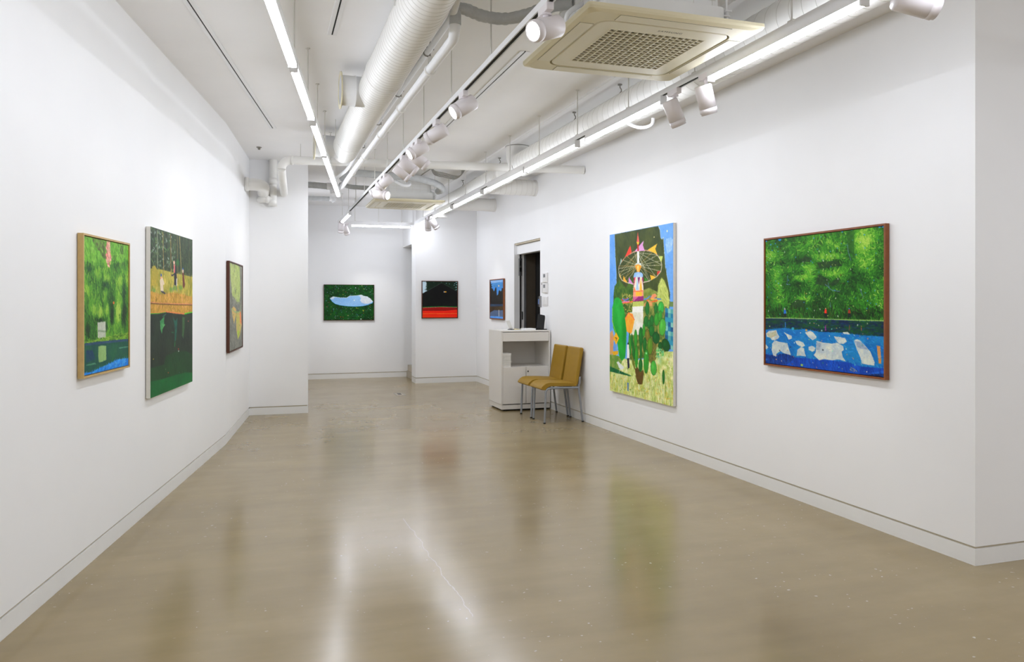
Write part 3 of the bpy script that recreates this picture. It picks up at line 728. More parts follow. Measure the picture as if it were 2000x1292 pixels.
m = MB(); m.box((CX0 + T + .003, CY0 + .002, .897), (CX1 - T - .003, CY0 + .020, CZ - T - .006)); m.build('drawer_front', 'cab', cab, bevel=.001)
mid = (CX0 + CX1) / 2
for i, (x0, x1) in enumerate(((CX0 + T + .003, mid - .003), (mid + .003, CX1 - T - .003))):
    m = MB(); m.box((x0, CY0 + .002, .090), (x1, CY0 + .020, .562)); dr = m.build('door', 'cab', cab, bevel=.001)
    if i == 1:
        m = MB(); c = (x0 + .025, CY0 + .002, .505); m.lathe([(0, .010), (.004, .010), (.005, .007), (.005, 0)], c, (0, -1, 0), 16); lk = m.build('lock', 'lock', dr)
        m = MB(); m.box((c[0] - .0012, c[1] - .0062, c[2] - .005), (c[0] + .0012, c[1] - .0045, c[2] + .005)); m.build('keyhole', 'blackp', dr)
m = MB(); m.box((CX0 + .004, CY0 + .004, .022), (CX1 - .004, CY1 - .004, .078)); m.build('plinth', 'cab', cab)
m = MB(); m.box((CX0 + .03, CY0 + .03, .006), (CX1 - .03, CY1 - .03, .022)); m.build('under_shade', 'blackp', cab)  # black block stands for the shade beneath the plinth
for sx in (CX0 + .05, CX1 - .05):
    for sy in (CY0 + .05, CY1 - .05):
        m = MB(); m.tube([(sx, sy, 0), (sx, sy, .008)], .018, 12); m.build('foot', 'rubber', cab)

# booklets on the open shelf, one above another
zb = .565; GB = 'white booklets piled on the cabinet shelf'
for i in range(9):
    h = (.032, .030, .012, .016, .014, .018, .015, .019, .017)[i]; wd = .118 + (.012 if i == 2 else random.uniform(-.004, .003)); dp = .20
    x0 = CX0 + T + .004 + random.uniform(0, .004); y0 = CY0 + .028 + random.uniform(0, .006)
    lab = ['thick white book at the bottom of the pile in the cabinet shelf', 'thick white book second from the bottom of the shelf pile', 'wide thin booklet jutting out of the pile in the cabinet shelf'][i] if i < 3 else 'thin white booklet in the upper part of the pile on the cabinet shelf'
    t = thing('booklet', lab, 'booklet', (x0, y0, zb), GB)
    m = MB(); m.box((x0, y0, zb), (x0 + wd, y0 + dp, zb + .0015)); m.build('cover', 'paper', t)
    m = MB(); m.box((x0 + .002, y0 + .002, zb + .0015), (x0 + wd - .002, y0 + dp - .002, zb + h - .0015)); m.build('pages', 'paperedge', t)
    m = MB(); m.box((x0, y0, zb + h - .0015), (x0 + wd, y0 + dp, zb + h)); m.build('cover', 'paper', t)
    zb += h + .0003

# things on the cabinet top
def slab(name, label, cat, x0, y0, x1, y1, z0, z1, m_='paper', rot=0, bevel=0.0):
    cx, cy = (x0 + x1) / 2, (y0 + y1) / 2
    R = Matrix.Translation((cx, cy, 0)) @ Matrix.Rotation(rot, 4, 'Z')
    m = MB(); m.box((x0 - cx, y0 - cy, z0), (x1 - cx, y1 - cy, z1), R); o = m.build(name, m_, None, bevel=bevel); return tag(o, label, cat)
slab('paper_sheet', 'flat white price list lying along the front of the cabinet top', 'paper', 3.00, 9.44, 3.26, 9.60, CZ, CZ + .002, rot=.05)
slab('leaflet', 'cream leaflet at the free corner of the cabinet top', 'leaflet', 2.94, 9.66, 3.06, 9.84, CZ, CZ + .004, 'paperedge', rot=-.15)
bk = thing('book', 'open book with yellowish pages lying on the cabinet top', 'book', (3.17, 9.66, CZ))
m = MB(); m.box((3.09, 9.615, CZ), (3.25, 9.72, CZ + .003)); m.build('cover', 'blackp', bk)
M['cream'] = mat('yellowed_pages', (222, 205, 150), 0.7, var=0.06, scale=60)
m = MB()
for s in (-1, 1):
    prof = [(0, .004), (.02, .013), (.045, .012), (.075, .006)]
    for (a, za), (b, zb_) in zip(prof[:-1], prof[1:]):
        m.add([(3.17 + s * a, 9.62, CZ + .003), (3.17 + s * b, 9.62, CZ + .003), (3.17 + s * b, 9.62, CZ + zb_), (3.17 + s * a, 9.62, CZ + za),
               (3.17 + s * a, 9.715, CZ + .003), (3.17 + s * b, 9.715, CZ + .003), (3.17 + s * b, 9.715, CZ + zb_), (3.17 + s * a, 9.715, CZ + za)],
              [(0, 1, 2, 3), (4, 7, 6, 5), (3, 2, 6, 7), (0, 4, 5, 1)])
m.build('pages', 'cream', bk)
nb = thing('catalogue', 'closed thick white catalogue beside the black tablet on the cabinet top', 'catalogue', (3.33, 9.56, CZ))
m = MB(); m.box((3.255, 9.47, CZ), (3.405, 9.66, CZ + .002)); m.build('cover', 'paper', nb)
m = MB(); m.box((3.258, 9.472, CZ + .002), (3.402, 9.658, CZ + .020)); m.build('pages', 'paper', nb)
m = MB(); m.box((3.255, 9.47, CZ + .020), (3.405, 9.66, CZ + .022)); m.build('cover', 'paper', nb)
# cream card leaning back on a small black stand
cd = thing('card_stand', 'cream display card leaning on a small black holder on the cabinet', 'display card', (3.10, 9.62, CZ))
Rm = Matrix.Translation((3.118, 9.60, CZ + .008)) @ Matrix.Rotation(-.42, 4, 'Y') @ Matrix.Rotation(.25, 4, 'Z')
m = MB(); m.box((-.0015, -.03, 0), (.0015, .06, .128), Rm); m.build('card', 'cream' if False else 'paperedge', cd)
m = MB(); m.box((3.085, 9.575, CZ), (3.135, 9.665, CZ + .012)); m.build('holder', 'blackp', cd, bevel=.002)
# black tablet in a stand, white back plate
tb = thing('tablet', 'black tablet standing on a dark base at the end of the cabinet', 'tablet', (3.50, 9.60, CZ))
Rt = Matrix.Translation((3.495, 9.56, CZ + .012)) @ Matrix.Rotation(.20, 4, 'Y') @ Matrix.Rotation(-.22, 4, 'X')
m = MB(); m.box((-.052, -.004, 0), (.052, .004, .195), Rt); m.build('case', 'blackp', tb, bevel=.002)
m = MB(); m.box((-.046, -.0055, .008), (.046, -.0040, .188), Rt); m.build('screen', 'screen', tb)
m = MB(); m.add([(3.555, 9.565, CZ + .012), (3.578, 9.565, CZ + .012), (3.586, 9.60, CZ + .20), (3.575, 9.60, CZ + .20), (3.555, 9.575, CZ + .012), (3.578, 9.575, CZ + .012), (3.586, 9.61, CZ + .20), (3.575, 9.61, CZ + .20)], [(0, 1, 2, 3), (4, 7, 6, 5), (0, 4, 5, 1), (1, 5, 6, 2), (2, 6, 7, 3), (3, 7, 4, 0)]); m.build('back_plate', 'paper', tb)
m = MB(); m.box((3.41, 9.53, CZ), (3.582, 9.66, CZ + .012)); m.build('base', 'blackp', tb, bevel=.002)

# ================================================================== chairs
GC = 'mustard chairs side by side against the wall'
def make_chair(label, yc):
    t = thing('side_chair', label, 'chair', (3.30, yc, 0), GC)
    hw = .197
    # seat pad: side profile with a waterfall front, extruded across
    top = [(3.045, .400), (3.052, .418), (3.075, .446), (3.105, .465), (3.15, .474), (3.30, .470), (3.49, .458)]
    bot = [(3.49, .420), (3.30, .424), (3.17, .428), (3.135, .421), (3.112, .404), (3.100, .384), (3.065, .388)]
    prof = top + bot
    m = MB(); n = len(prof)
    ys = [-hw, -hw + .012, hw - .012, hw]; ins = [.008, 0, 0, .008]
    cxp = sum(p[0] for p in prof) / n; czp = sum(p[1] for p in prof) / n
    vs = []
    for y, k in zip(ys, ins):
        for x, z in prof:
            dx = (1 if x < cxp else -1) * k * .5; dz = (-1 if z > czp else 1) * k * .5
            vs.append(Vector((x + dx, yc + y, z + dz)))
    fs = [(i * n + k, i * n + (k + 1) % n, (i + 1) * n + (k + 1) % n, (i + 1) * n + k) for i in range(3) for k in range(n)]
    m.add(vs, fs, True); m.add(vs[:n], [tuple(range(n))], True); m.add(vs[-n:], [tuple(reversed(range(n)))], True)
    m.build('seat', 'leather', t, bevel=.006, bseg=2)
    # back pad leaning slightly
    Rb = Matrix.Translation((3.487, yc, .435)) @ Matrix.Rotation(.17, 4, 'Y')
    m = MB(); m.box((-.024, -hw, 0), (.022, hw, .440), Rb); m.build('backrest', 'leather', t, bevel=.016, bseg=4)
    r = .0125
    for s in (-1, 1):
        y = yc + s * (hw - .008)
        # front leg and seat rail are one bent tube
        m = MB(); rail = [Vector((3.093, y, .01)), Vector((3.106, y, .33))] + arc((3.155, y, .358), (-.048, 0, 0), (0, 0, .048), 6) + [Vector((3.30, y, .408)), Vector((3.515, y, .404))]
        m.tube(rail, r, 12); m.build('leg', 'steel', t)
        m = MB(); m.tube([(3.568, y, .01), (3.518, y, .395), (3.520, y, .43), (3.534, y, .53)], r, 12); m.build('leg', 'steel', t)
        m = MB(); m.tube([(3.528, y, .445), (3.531, y, .50)], .017, 8); m.build('clip', 'alu', t)
        for x in (3.0925, 3.5690):
            m = MB(); m.tube([(x, y, 0), (x, y, .014)], .0145, 12); m.build('foot_cap', 'rubber', t)
    for x, z in ((3.19, .404), (3.46, .402)):
        m = MB(); m.tube([(x, yc - hw + .01, z), (x, yc + hw - .01, z)], .010, 10); m.build('cross_bar', 'steel', t)
    return t
make_chair('mustard leatherette chair with grey legs next to the empty wall', 8.497)
make_chair('mustard leatherette chair with grey legs standing next to the white cabinet', 8.962)

# ================================================================== small fittings
M['lcd'] = mat('thermostat_screen', (128, 130, 134), 0.25, var=0.05)
M['switchw'] = mat('switch_plastic', (232, 230, 228), 0.4, var=0.01)
M['readerblue'] = mat('reader_blue', (70, 110, 170), 0.3, var=0.1, scale=40)  # plain blue of the reader strip
def ctrl(name, label, cat, y0, y1, z0, z1, th=.018, m_='switchw'):
    t = thing(name, label, cat, (XR, (y0 + y1) / 2, z0))
    m = MB(); m.box((XR - th, y0, z0), (XR, y1, z1)); m.build('case', m_, t, bevel=.003); return t, th
for lab, z0 in (('white heating controller with grey screen, the upper of two by the doorway', 1.665), ('white heating controller with grey screen, the lower of two by the doorway', 1.525)):
    t, th = ctrl('thermostat', lab, 'thermostat', 9.535, 9.70, z0, z0 + .128)
    m = MB(); m.box((XR - th - .001, 9.60, z0 + .068), (XR - th, 9.675, z0 + .112)); m.build('screen', 'lcd', t)
    m = MB(); m.box((XR - th - .001, 9.545, z0 + .003), (XR - th, 9.69, z0 + .007)); m.build('flap_edge', 'groove', t)
    m = MB(); m.box((XR - th - .002, 9.565, z0 + .03), (XR - th, 9.58, z0 + .04)); m.build('button', 'switchw', t)
t, th = ctrl('remote_holder', 'small white remote control hanging beside the lower heating controller', 'remote', 9.728, 9.775, 1.535, 1.675, .014)
m = MB(); m.box((XR - th - .001, 9.735, 1.635), (XR - th, 9.768, 1.665)); m.build('display', 'cable', t)
t, th = ctrl('light_switch', 'white light switch plate with two rockers under the heating controllers', 'switch', 9.535, 9.735, 1.352, 1.478, .010)
for y0, y1 in ((9.548, 9.63), (9.64, 9.722)):
    m = MB(); m.box((XR - th - .005, y0, 1.368), (XR - th, y1, 1.464)); m.build('rocker', 'switchw', t, bevel=.002)
t, th = ctrl('card_reader', 'black card reader with blue strip and grey edge at the doorway', 'card reader', 9.79, 9.843, 1.335, 1.485, .014, 'alu')
m = MB(); m.box((XR - .013, 9.8435, 1.340), (XR + .004, 9.900, 1.480)); m.build('black_face', 'blackp', t)
m = MB(); m.box((XR - .0145, 9.850, 1.375), (XR - .013, 9.892, 1.445)); m.build('blue_face', 'readerblue', t)
fb = thing('floor_outlet', 'flush square floor outlet lid set into the concrete near the far wall', 'floor outlet', (1.98, 11.64, 0))
m = MB()
for a, b in (((1.915, 11.47, 0), (2.055, 11.485, .003)), ((1.915, 11.80, 0), (2.055, 11.815, .003)), ((1.915, 11.485, 0), (1.925, 11.80, .003)), ((2.045, 11.485, 0), (2.055, 11.80, .003))): m.box(a, b)
m.build('frame', 'cable', fb)
m = MB(); m.box((1.93, 11.50, 0), (2.04, 11.785, .002)); m.build('lid', 'stone', fb)
m = MB(); m.box((1.955, 11.60, .002), (2.01, 11.75, .0035)); m.build('flap', 'blackp', fb)

# ================================================================== paintings
pr = np.random.default_rng(11)
SS = 2                                       # each canvas is worked at twice its final fineness
def fbm(nx, ny, cell, octs=4, sx=1.0, sy=1.0):
    cell = cell * SS
    out = np.zeros((ny, nx)); amp = 1.0; tot = 0
    X, Y = np.meshgrid(np.arange(nx), np.arange(ny))
    for o in range(octs):
        gx, gy = X / (cell * sx), Y / (cell * sy)
        g = pr.random((int(gy.max()) + 3, int(gx.max()) + 3))
        ix, iy = gx.astype(int), gy.astype(int); fx, fy = gx - ix, gy - iy
        fx = fx * fx * (3 - 2 * fx); fy = fy * fy * (3 - 2 * fy)
        v = (g[iy, ix] * (1 - fx) + g[iy, ix + 1] * fx) * (1 - fy) + (g[iy + 1, ix] * (1 - fx) + g[iy + 1, ix + 1] * fx) * fy
        out += v * amp; tot += amp; amp *= .55; cell = max(1.5, cell / 2)
    return out / tot
class Canvas:
    """a painted surface: O = upper corner (as one faces it, left), U = unit vector along its top edge"""
    def __init__(s, O, U, w, h, nx, ny):
        nx, ny = nx * SS, ny * SS; s.O, s.U, s.w, s.h, s.nx, s.ny = Vector(O), Vector(U), w, h, nx, ny
        s.N = Vector((0, 0, 1)).cross(s.U) * -1
        s.a = np.zeros((ny, nx, 3)); s.X, s.Y = np.meshgrid(np.arange(nx) + .5, np.arange(ny) + .5)
    def px(s, crop, pts):
        """points read off the photograph -> canvas cells"""
        out = []
        for x, y in pts:
            p = on_plane(crop[0] + x / crop[2], crop[1] + y / crop[2], s.O, s.N) - s.O
            out.append((p.dot(s.U) / s.w * s.nx, -p.z / s.h * s.ny))
        return out
    def mask(s, pts):
        m = np.zeros((s.ny, s.nx), bool); n = len(pts)
        for i in range(n):
            (x1, y1), (x2, y2) = pts[i], pts[(i + 1) % n]
            if y1 == y2: continue
            c = ((y1 > s.Y) != (y2 > s.Y)) & (s.X < (x2 - x1) * (s.Y - y1) / (y2 - y1) + x1)
            m ^= c
        return m
    def put(s, m, col, al=1.0):
        m = m.astype(float) if m.dtype == bool else m
        k = (m * al)[..., None]; s.a = s.a * (1 - k) + np.array(col, float) * k
    def tex(s, m, c1, c2, cell=8, octs=3, sx=1.0, sy=1.0, gain=1.6):
        f = np.clip((fbm(s.nx, s.ny, cell, octs, sx, sy) - .5) * gain + .5, 0, 1)[..., None]
        c = np.array(c1, float) * (1 - f) + np.array(c2, float) * f
        k = m.astype(float)[..., None]; s.a = s.a * (1 - k) + c * k
    def poly(s, crop, pts, c1, c2=None, **k):
        m = s.mask(s.px(crop, pts))
        s.put(m, c1) if c2 is None else s.tex(m, c1, c2, **k)
        return m
    def line(s, crop, pts, wd, col, al=1.0):
        q = s.px(crop, pts) if crop else pts
        wd = wd * SS
        for (x1, y1), (x2, y2) in zip(q[:-1], q[1:]):
            dx, dy = x2 - x1, y2 - y1; L2 = dx * dx + dy * dy + 1e-9
            x0, xx = int(max(0, min(x1, x2) - wd - 2)), int(min(s.nx, max(x1, x2) + wd + 3)); y0, yy = int(max(0, min(y1, y2) - wd - 2)), int(min(s.ny, max(y1, y2) + wd + 3))
            if x0 >= xx or y0 >= yy: continue
            X, Y = s.X[y0:yy, x0:xx], s.Y[y0:yy, x0:xx]
            t = np.clip(((X - x1) * dx + (Y - y1) * dy) / L2, 0, 1)
            d = np.hypot(X - x1 - t * dx, Y - y1 - t * dy)
            k = (np.clip(wd / 2 + .5 - d, 0, 1) * al)[..., None]
            s.a[y0:yy, x0:xx] = s.a[y0:yy, x0:xx] * (1 - k) + np.array(col, float) * k
    def ell(s, crop, c, rx, ry, col, al=1.0, soft=0.0, ang=0.0):
        (cx, cy), (ex, _), (_, ey) = s.px(crop, [c, (c[0] + rx, c[1]), (c[0], c[1] + ry)])
        rx, ry = abs(ex - cx) + 1e-6, abs(ey - cy) + 1e-6
        ca, sa = math.cos(ang), math.sin(ang); X, Y = s.X - cx, s.Y - cy
        d = np.hypot((X * ca + Y * sa) / rx, (-X * sa + Y * ca) / ry)
        k = np.clip((1 - d) / max(soft, 1.2 / max(min(rx, ry), 1)), 0, 1)
        s.put(k, col, al); return d < 1
    def dabs(s, m, n, pal, ln=5, wd=1.5, ang=0.0, spread=.5, al=.8, flow=None):
        idx = np.argwhere(m)
        if len(idx) == 0: return
        pal = [np.array(c, float) for c in pal]
        for i in pr.integers(0, len(idx), n):
            y, x = idx[i]; a = ang + pr.normal(0, spread)
            if flow is not None: a += flow[y, x] * 2 * PI
            l = ln * SS * pr.uniform(.5, 1.3) / 2; c = pal[pr.integers(len(pal))] * pr.uniform(.88, 1.1)
            dx, dy = math.cos(a) * l, math.sin(a) * l
            s.line(None, [(x - dx, y - dy), (x + dx, y + dy)], wd * pr.uniform(.7, 1.3), c, al)
    def strokes(s, m, n, ramp, field, ln=9, wd=2, ang=0.0, spread=.5, al=.85, flow=None, jit=.12):
        """brush strokes whose tone follows a light-and-dark field"""
        idx = np.argwhere(m); R = np.array(ramp, float)
        for i in pr.integers(0, len(idx), n):
            y, x = idx[i]; a = ang + pr.normal(0, spread)
            if flow is not None: a += (flow[y, x] - .5) * 2 * PI
            t = np.clip(field[y, x] + pr.normal(0, jit), 0, .999) * (len(R) - 1); k = int(t); c = R[k] * (1 - t + k) + R[k + 1] * (t - k)
            l = ln * SS * pr.uniform(.5, 1.4) / 2; dx, dy = math.cos(a) * l, math.sin(a) * l
            s.line(None, [(x - dx, y - dy), (x + dx, y + dy)], wd * pr.uniform(.7, 1.3), c, al)
    def bump(s, field, crop, c, rx, ry, amt):
        (cx, cy), (ex, _), (_, ey) = s.px(crop, [c, (c[0] + rx, c[1]), (c[0], c[1] + ry)])
        d = np.hypot((s.X - cx) / (abs(ex - cx) + 1e-6), (s.Y - cy) / (abs(ey - cy) + 1e-6)); field += amt * np.clip(1.25 - d, 0, 1)
    def painterly(s, n, ln=3.6, wd=1.15, var=.12):
        """last pass of short strokes that pick up the colour under them"""
        fl = fbm(s.nx, s.ny, 26, 2)
        xs = pr.integers(0, s.nx, n); ys = pr.integers(0, s.ny, n)
        for x, y in zip(xs, ys):
            a = fl[y, x] * 4 * PI; l = ln * SS * pr.uniform(.4, 1.2) / 2; dx, dy = math.cos(a) * l, math.sin(a) * l
            s.line(None, [(x - dx, y - dy), (x + dx, y + dy)], wd * pr.uniform(.6, 1.2), s.a[y, x] * pr.uniform(1 - var, 1 + var), .7)
    def below(s, crop, pts):
        """cells below a line read off the photograph"""
        q = s.px(crop, pts); xs = [p[0] for p in q]; ys = [p[1] for p in q]
        return s.Y > np.interp(s.X, xs, ys)
    def mesh(s, name, parent, m):
        nx, ny = s.nx // SS, s.ny // SS; org = parent_origin(parent)
        gx, gy = np.meshgrid(np.linspace(0, 1, nx + 1), np.linspace(0, 1, ny + 1))
        O, U = np.array(s.O), np.array(s.U)
        co = O + gx[..., None] * s.w * U + gy[..., None] * s.h * np.array([0, 0, -1.0]) - np.array(org)
        # slight brush relief
        rel = (fbm(nx + 1, ny + 1, 2.5, 3) - .5) * .0008
        edge = np.minimum(np.minimum(gx, 1 - gx), np.minimum(gy, 1 - gy)) > 1e-6
        co = co + (rel * edge)[..., None] * np.array(s.N)
        co = co.reshape(-1, 3)
        i = np.arange(ny)[:, None] * (nx + 1) + np.arange(nx)[None]
        f = np.stack([i, i + nx + 1, i + nx + 2, i + 1], -1).reshape(-1, 4)
        me = bpy.data.meshes.new(name); me.vertices.add(len(co)); me.vertices.foreach_set('co', co.astype(np.float32).ravel())
        me.loops.add(f.size); me.loops.foreach_set('vertex_index', f.astype(np.int32).ravel())
        me.polygons.add(len(f)); me.polygons.foreach_set('loop_start', np.arange(0, f.size, 4, dtype=np.int32))
        me.update(calc_edges=True)
        me.polygons.foreach_set('use_smooth', np.ones(len(f), bool))
        c = np.clip(s.a, 0, 255).reshape(ny, SS, nx, SS, 3).mean((1, 3)) / 255
        g = c.mean(-1, keepdims=True); c = np.clip(g + (c - g) * 1.10, 0, 1); c = np.clip((c - .45) * 1.10 + .45, 0, 1)
        cl = np.where(c <= .04045, c / 12.92, ((c + .055) / 1.055) ** 2.4)
        pad = np.pad(cl, ((0, 1), (0, 1), (0, 0)), 'edge').reshape(-1, 3)
        at = me.color_attributes.new('paint', 'FLOAT_COLOR', 'POINT')
        at.data.foreach_set('color', np.concatenate([pad, np.ones((len(pad), 1))], 1).astype(np.float32).ravel())
        me.materials.append(m)
        o = bpy.data.objects.new(name, me); COL.objects.link(o); o.parent = parent
        return o
pm = bpy.data.materials.new('oil_paint'); pm.use_nodes = True
b_ = pm.node_tree.nodes['Principled BSDF']; b_.inputs['Roughness'].default_value = .55; b_.inputs['Specular IOR Level'].default_value = .25
an = pm.node_tree.nodes.new('ShaderNodeAttribute'); an.attribute_name = 'paint'; an.attribute_type = 'GEOMETRY'
pm.node_tree.links.new(an.outputs['Color'], b_.inputs['Base Color'])
M['oil'] = pm
M['oak'] = mat('frame_oak', (196, 164, 104), 0.5, var=0.06, scale=40)
M['walnut'] = mat('frame_walnut', (132, 72, 28), 0.5, var=0.10, scale=40)
M['walnutd'] = mat('frame_dark_walnut', (84, 42, 20), 0.5, var=0.10, scale=40)
M['canvas'] = mat('raw_canvas_edge', (226, 222, 212), 0.85, var=0.03, scale=60)
def picture(name, label, wallpt, U, N, w, h, ztop, D, fw, frame_m, nx, ny, paint):
    """picture hung on a wall: wallpt = upper corner on the wall surface, D = how far it stands out, fw = frame width (0: bare canvas)"""
    U, N = Vector(U).normalized(), Vector(N).normalized(); P = Vector(wallpt); P.z = ztop
    t = thing(name, label, 'painting', P + U * (w / 2) - Vector((0, 0, h)), 'paintings on the walls')
    Zv = Vector((0, 0, -1))
    def blk(mb, u0, u1, v0, v1, d0, d1):
        q = [P + U * u + Zv * v + N * d for d in (d0, d1) for u, v in ((u0, v0), (u1, v0), (u1, v1), (u0, v1))]
        mb.add(q, [(0, 1, 2, 3), (7, 6, 5, 4), (0, 4, 5, 1), (1, 5, 6, 2), (2, 6, 7, 3), (3, 7, 4, 0)])
    g = .004 if fw else 0
    if fw:
        for a in ((0, w, 0, fw), (0, w, h - fw, h), (0, fw, fw, h - fw), (w - fw, w, fw, h - fw)):
            m = MB(); blk(m, *a, .004, D); m.build('frame_side', frame_m, t)
        m = MB(); blk(m, fw, w - fw, fw, h - fw, 0.0, .010); m.build('backing', 'dark', t)
        d1 = D - .006
    else: d1 = D
    i = fw + g
    m = MB(); blk(m, i, w - i, i, h - i, .008 if fw else 0.005, d1 - .0006); m.build('stretcher', 'canvas', t)
    K = Canvas(P + U * i + Zv * i + N * d1, U, w - 2 * i, h - 2 * i, nx, ny)
    paint(K); K.painterly(int(nx * ny / 18)); K.mesh('painted_canvas', t, M['oil'])
    return t

# ---- pond with people and floating sheets
def paint_pond(K):
    A, Bc = (1480, 430, 7.407), (1480, 590, 7.407)
    flow = fbm(K.nx, K.ny, 40, 2)
    allm = np.ones((K.ny, K.nx), bool)
    K.tex(allm, (30, 68, 18), (62, 112, 34), cell=30, octs=5, gain=2.2)
    up = ~K.below(Bc, [(90, 225), (900, 242), (1840, 270)])
    left = up & (K.X < K.nx * .72); right = up & (K.X >= K.nx * .70)
    for pts in ([(100, 480), (330, 430), (380, 600), (110, 600)], [(820, 490), (1280, 480), (1260, 550), (820, 600)], [(900, 720), (1270, 720), (1200, 830), (960, 850)], [(640, 640), (850, 640), (840, 780), (560, 760)], [(500, 800), (800, 780), (760, 900), (480, 920)], [(190, 680), (380, 650), (330, 1010), (170, 1010)], [(560, 1100), (800, 1090), (800, 1210), (480, 1220)], [(990, 270), (1090, 260), (1080, 380), (1000, 380)], [(1060, 390), (1220, 320), (1190, 400), (1090, 440)]):
        K.poly(A, pts, (84, 142, 44), (116, 168, 58), cell=7)
    K.poly(A, [(1400, 110), (1680, 90), (1700, 560), (1640, 800), (1480, 640), (1410, 300)], (104, 176, 40), (150, 196, 66), cell=9)
    F = .12 + .75 * fbm(K.nx, K.ny, 46, 5) - .06
    for c, rx, ry, a in (((230, 510), 150, 80, .25), ((1050, 520), 240, 50, .42), ((1080, 760), 200, 60, .38), ((740, 690), 110, 70, .22), ((640, 830), 170, 60, .3), ((270, 820), 90, 190, .28), ((690, 1140), 130, 60, .42), ((1040, 320), 50, 60, .3), ((1130, 380), 80, 40, .3), ((640, 330), 280, 110, .12), ((1540, 300), 170, 240, .5), ((1560, 650), 140, 140, .35), ((1740, 600), 100, 400, .15), ((340, 1120), 150, 110, .2),
                         ((620, 580), 170, 50, -.35), ((1110, 600), 180, 40, -.3), ((980, 660), 160, 40, -.25), ((920, 880), 110, 90, -.28), ((640, 920), 140, 40, -.25), ((1330, 360), 60, 230, -.3), ((600, 1230), 120, 60, -.32), ((1130, 920), 110, 50, -.25), ((420, 620), 130, 60, -.2), ((1300, 950), 130, 130, -.15), ((1430, 880), 160, 80, -.1), ((160, 650), 80, 60, -.25), ((850, 1180), 130, 70, -.15)):
        K.bump(F, A, c, rx, ry, a)
    for c, rx in (((300, 160), 260), ((900, 170), 300), ((1500, 180), 320)): K.bump(F, Bc, c, rx, 90, -.34)
    ramp = [(10, 38, 10), (22, 72, 16), (42, 108, 24), (68, 142, 36), (110, 176, 54), (172, 204, 92)]
    K.strokes(up, 2600, ramp, F, 15, 2.3, .15, .35, .8, flow, .06)
    K.strokes(up, 3200, ramp, F, 9, 1.3, .3, .5, .9, flow, .2)
    K.strokes(right, 1100, ramp, F, 5, 1.5, 1.2, 1.2, .9, None, .2)
    for pts in ([(620, 560), (700, 520), (790, 560), (760, 610), (640, 605)], [(560, 1150), (700, 1160), (680, 1259), (460, 1259)], [(1040, 920), (1190, 830), (1180, 900), (1080, 960)], [(850, 610), (1130, 590), (1240, 660), (900, 700)], [(880, 790), (1040, 850), (1000, 960), (840, 920)]):
        K.poly(A, pts, (28, 58, 30), (50, 84, 34), cell=5)
    K.poly(A, [(1290, 140), (1400, 130), (1400, 560), (1300, 380)], (34, 84, 22), (60, 118, 32), cell=6)
    K.dabs(left, 130, [(22, 50, 24), (104, 64, 30), (150, 184, 80), (20, 66, 52)], 6, 1.2, .4, .8, .7, flow)
    low = up & K.below(Bc, [(90, 60), (900, 40), (1840, 60)])
    K.dabs(low, 200, [(22, 52, 14), (34, 66, 20), (60, 70, 26), (14, 40, 10)], 7, 2, 1.4, .3, .8)
    for c, r in (((120, 300), 20), ((320, 280), 26), ((190, 355), 12), ((255, 340), 9), ((285, 385), 9), ((1225, 170), 12), ((1360, 140), 12), ((1765, 95), 20), ((1815, 90), 22), ((1375, 290), 9), ((210, 438), 9)):
        K.ell(A, c, r, r, (54, 142, 214), .9, .3)
    K.dabs(up, 110, [(220, 226, 206), (66, 150, 210), (196, 210, 120)], 1.6, 1.5, 0, 3, .9)
    for p in ([(1300, 340), (1310, 450), (1350, 585)], [(435, 800), (425, 930), (470, 930)], [(980, 930), (1035, 975), (1020, 905)], [(1035, 985), (1090, 1020), (1190, 1030)], [(1050, 1190), (1055, 1259)], [(1485, 990), (1530, 1130)]):
        K.line(A, p, 1.3, (108, 132, 170), .8)
    # bank, water
    wat = K.below(Bc, [(90, 235), (900, 255), (1840, 280)])
    K.put(wat, (14, 44, 84))
    mid = K.below(Bc, [(90, 400), (400, 372), (520, 400), (680, 390), (900, 430), (1240, 445), (1500, 480), (1840, 500)])
    K.tex(wat & ~mid, (10, 40, 66), (22, 78, 44), cell=16, gain=2.4, sx=2.2)
    K.dabs(wat & ~mid, 420, [(16, 84, 34), (10, 36, 80), (20, 66, 104), (26, 96, 40)], 8, 1.6, 0, .2, .6)
    K.tex(mid, (14, 104, 172), (36, 130, 182), cell=20, gain=2)
    deep = K.below(Bc, [(90, 740), (200, 770), (430, 745), (560, 800), (900, 830), (1300, 870), (1500, 930), (1840, 960)])
    K.tex(deep, (12, 62, 152), (26, 88, 186), cell=14, sy=2, gain=2)
    K.poly(Bc, [(90, 740), (170, 770), (260, 740), (440, 750), (560, 800), (420, 900), (90, 900)], (12, 46, 102), (22, 66, 132), cell=8)
    K.poly(Bc, [(1500, 1050), (1840, 1035), (1840, 1110)], (10, 40, 84), (18, 58, 106))
    K.poly(Bc, [(1560, 1040), (1830, 990), (1830, 1035)], (40, 104, 196))
    K.dabs(mid & ~deep, 520, [(30, 120, 196), (58, 150, 206), (20, 96, 180), (44, 140, 180)], 9, 1.5, .3, .5, .5)
    K.dabs(deep, 360, [(16, 70, 160), (30, 94, 190), (14, 54, 136)], 9, 1.5, 1.3, .3, .5)
    K.line(Bc, [(95, 230), (400, 232), (900, 246), (1300, 258), (1840, 272)], 2.0, (150, 186, 104))
    K.line(Bc, [(95, 240), (400, 242), (900, 257), (1300, 268)], 1.4, (20, 40, 90))
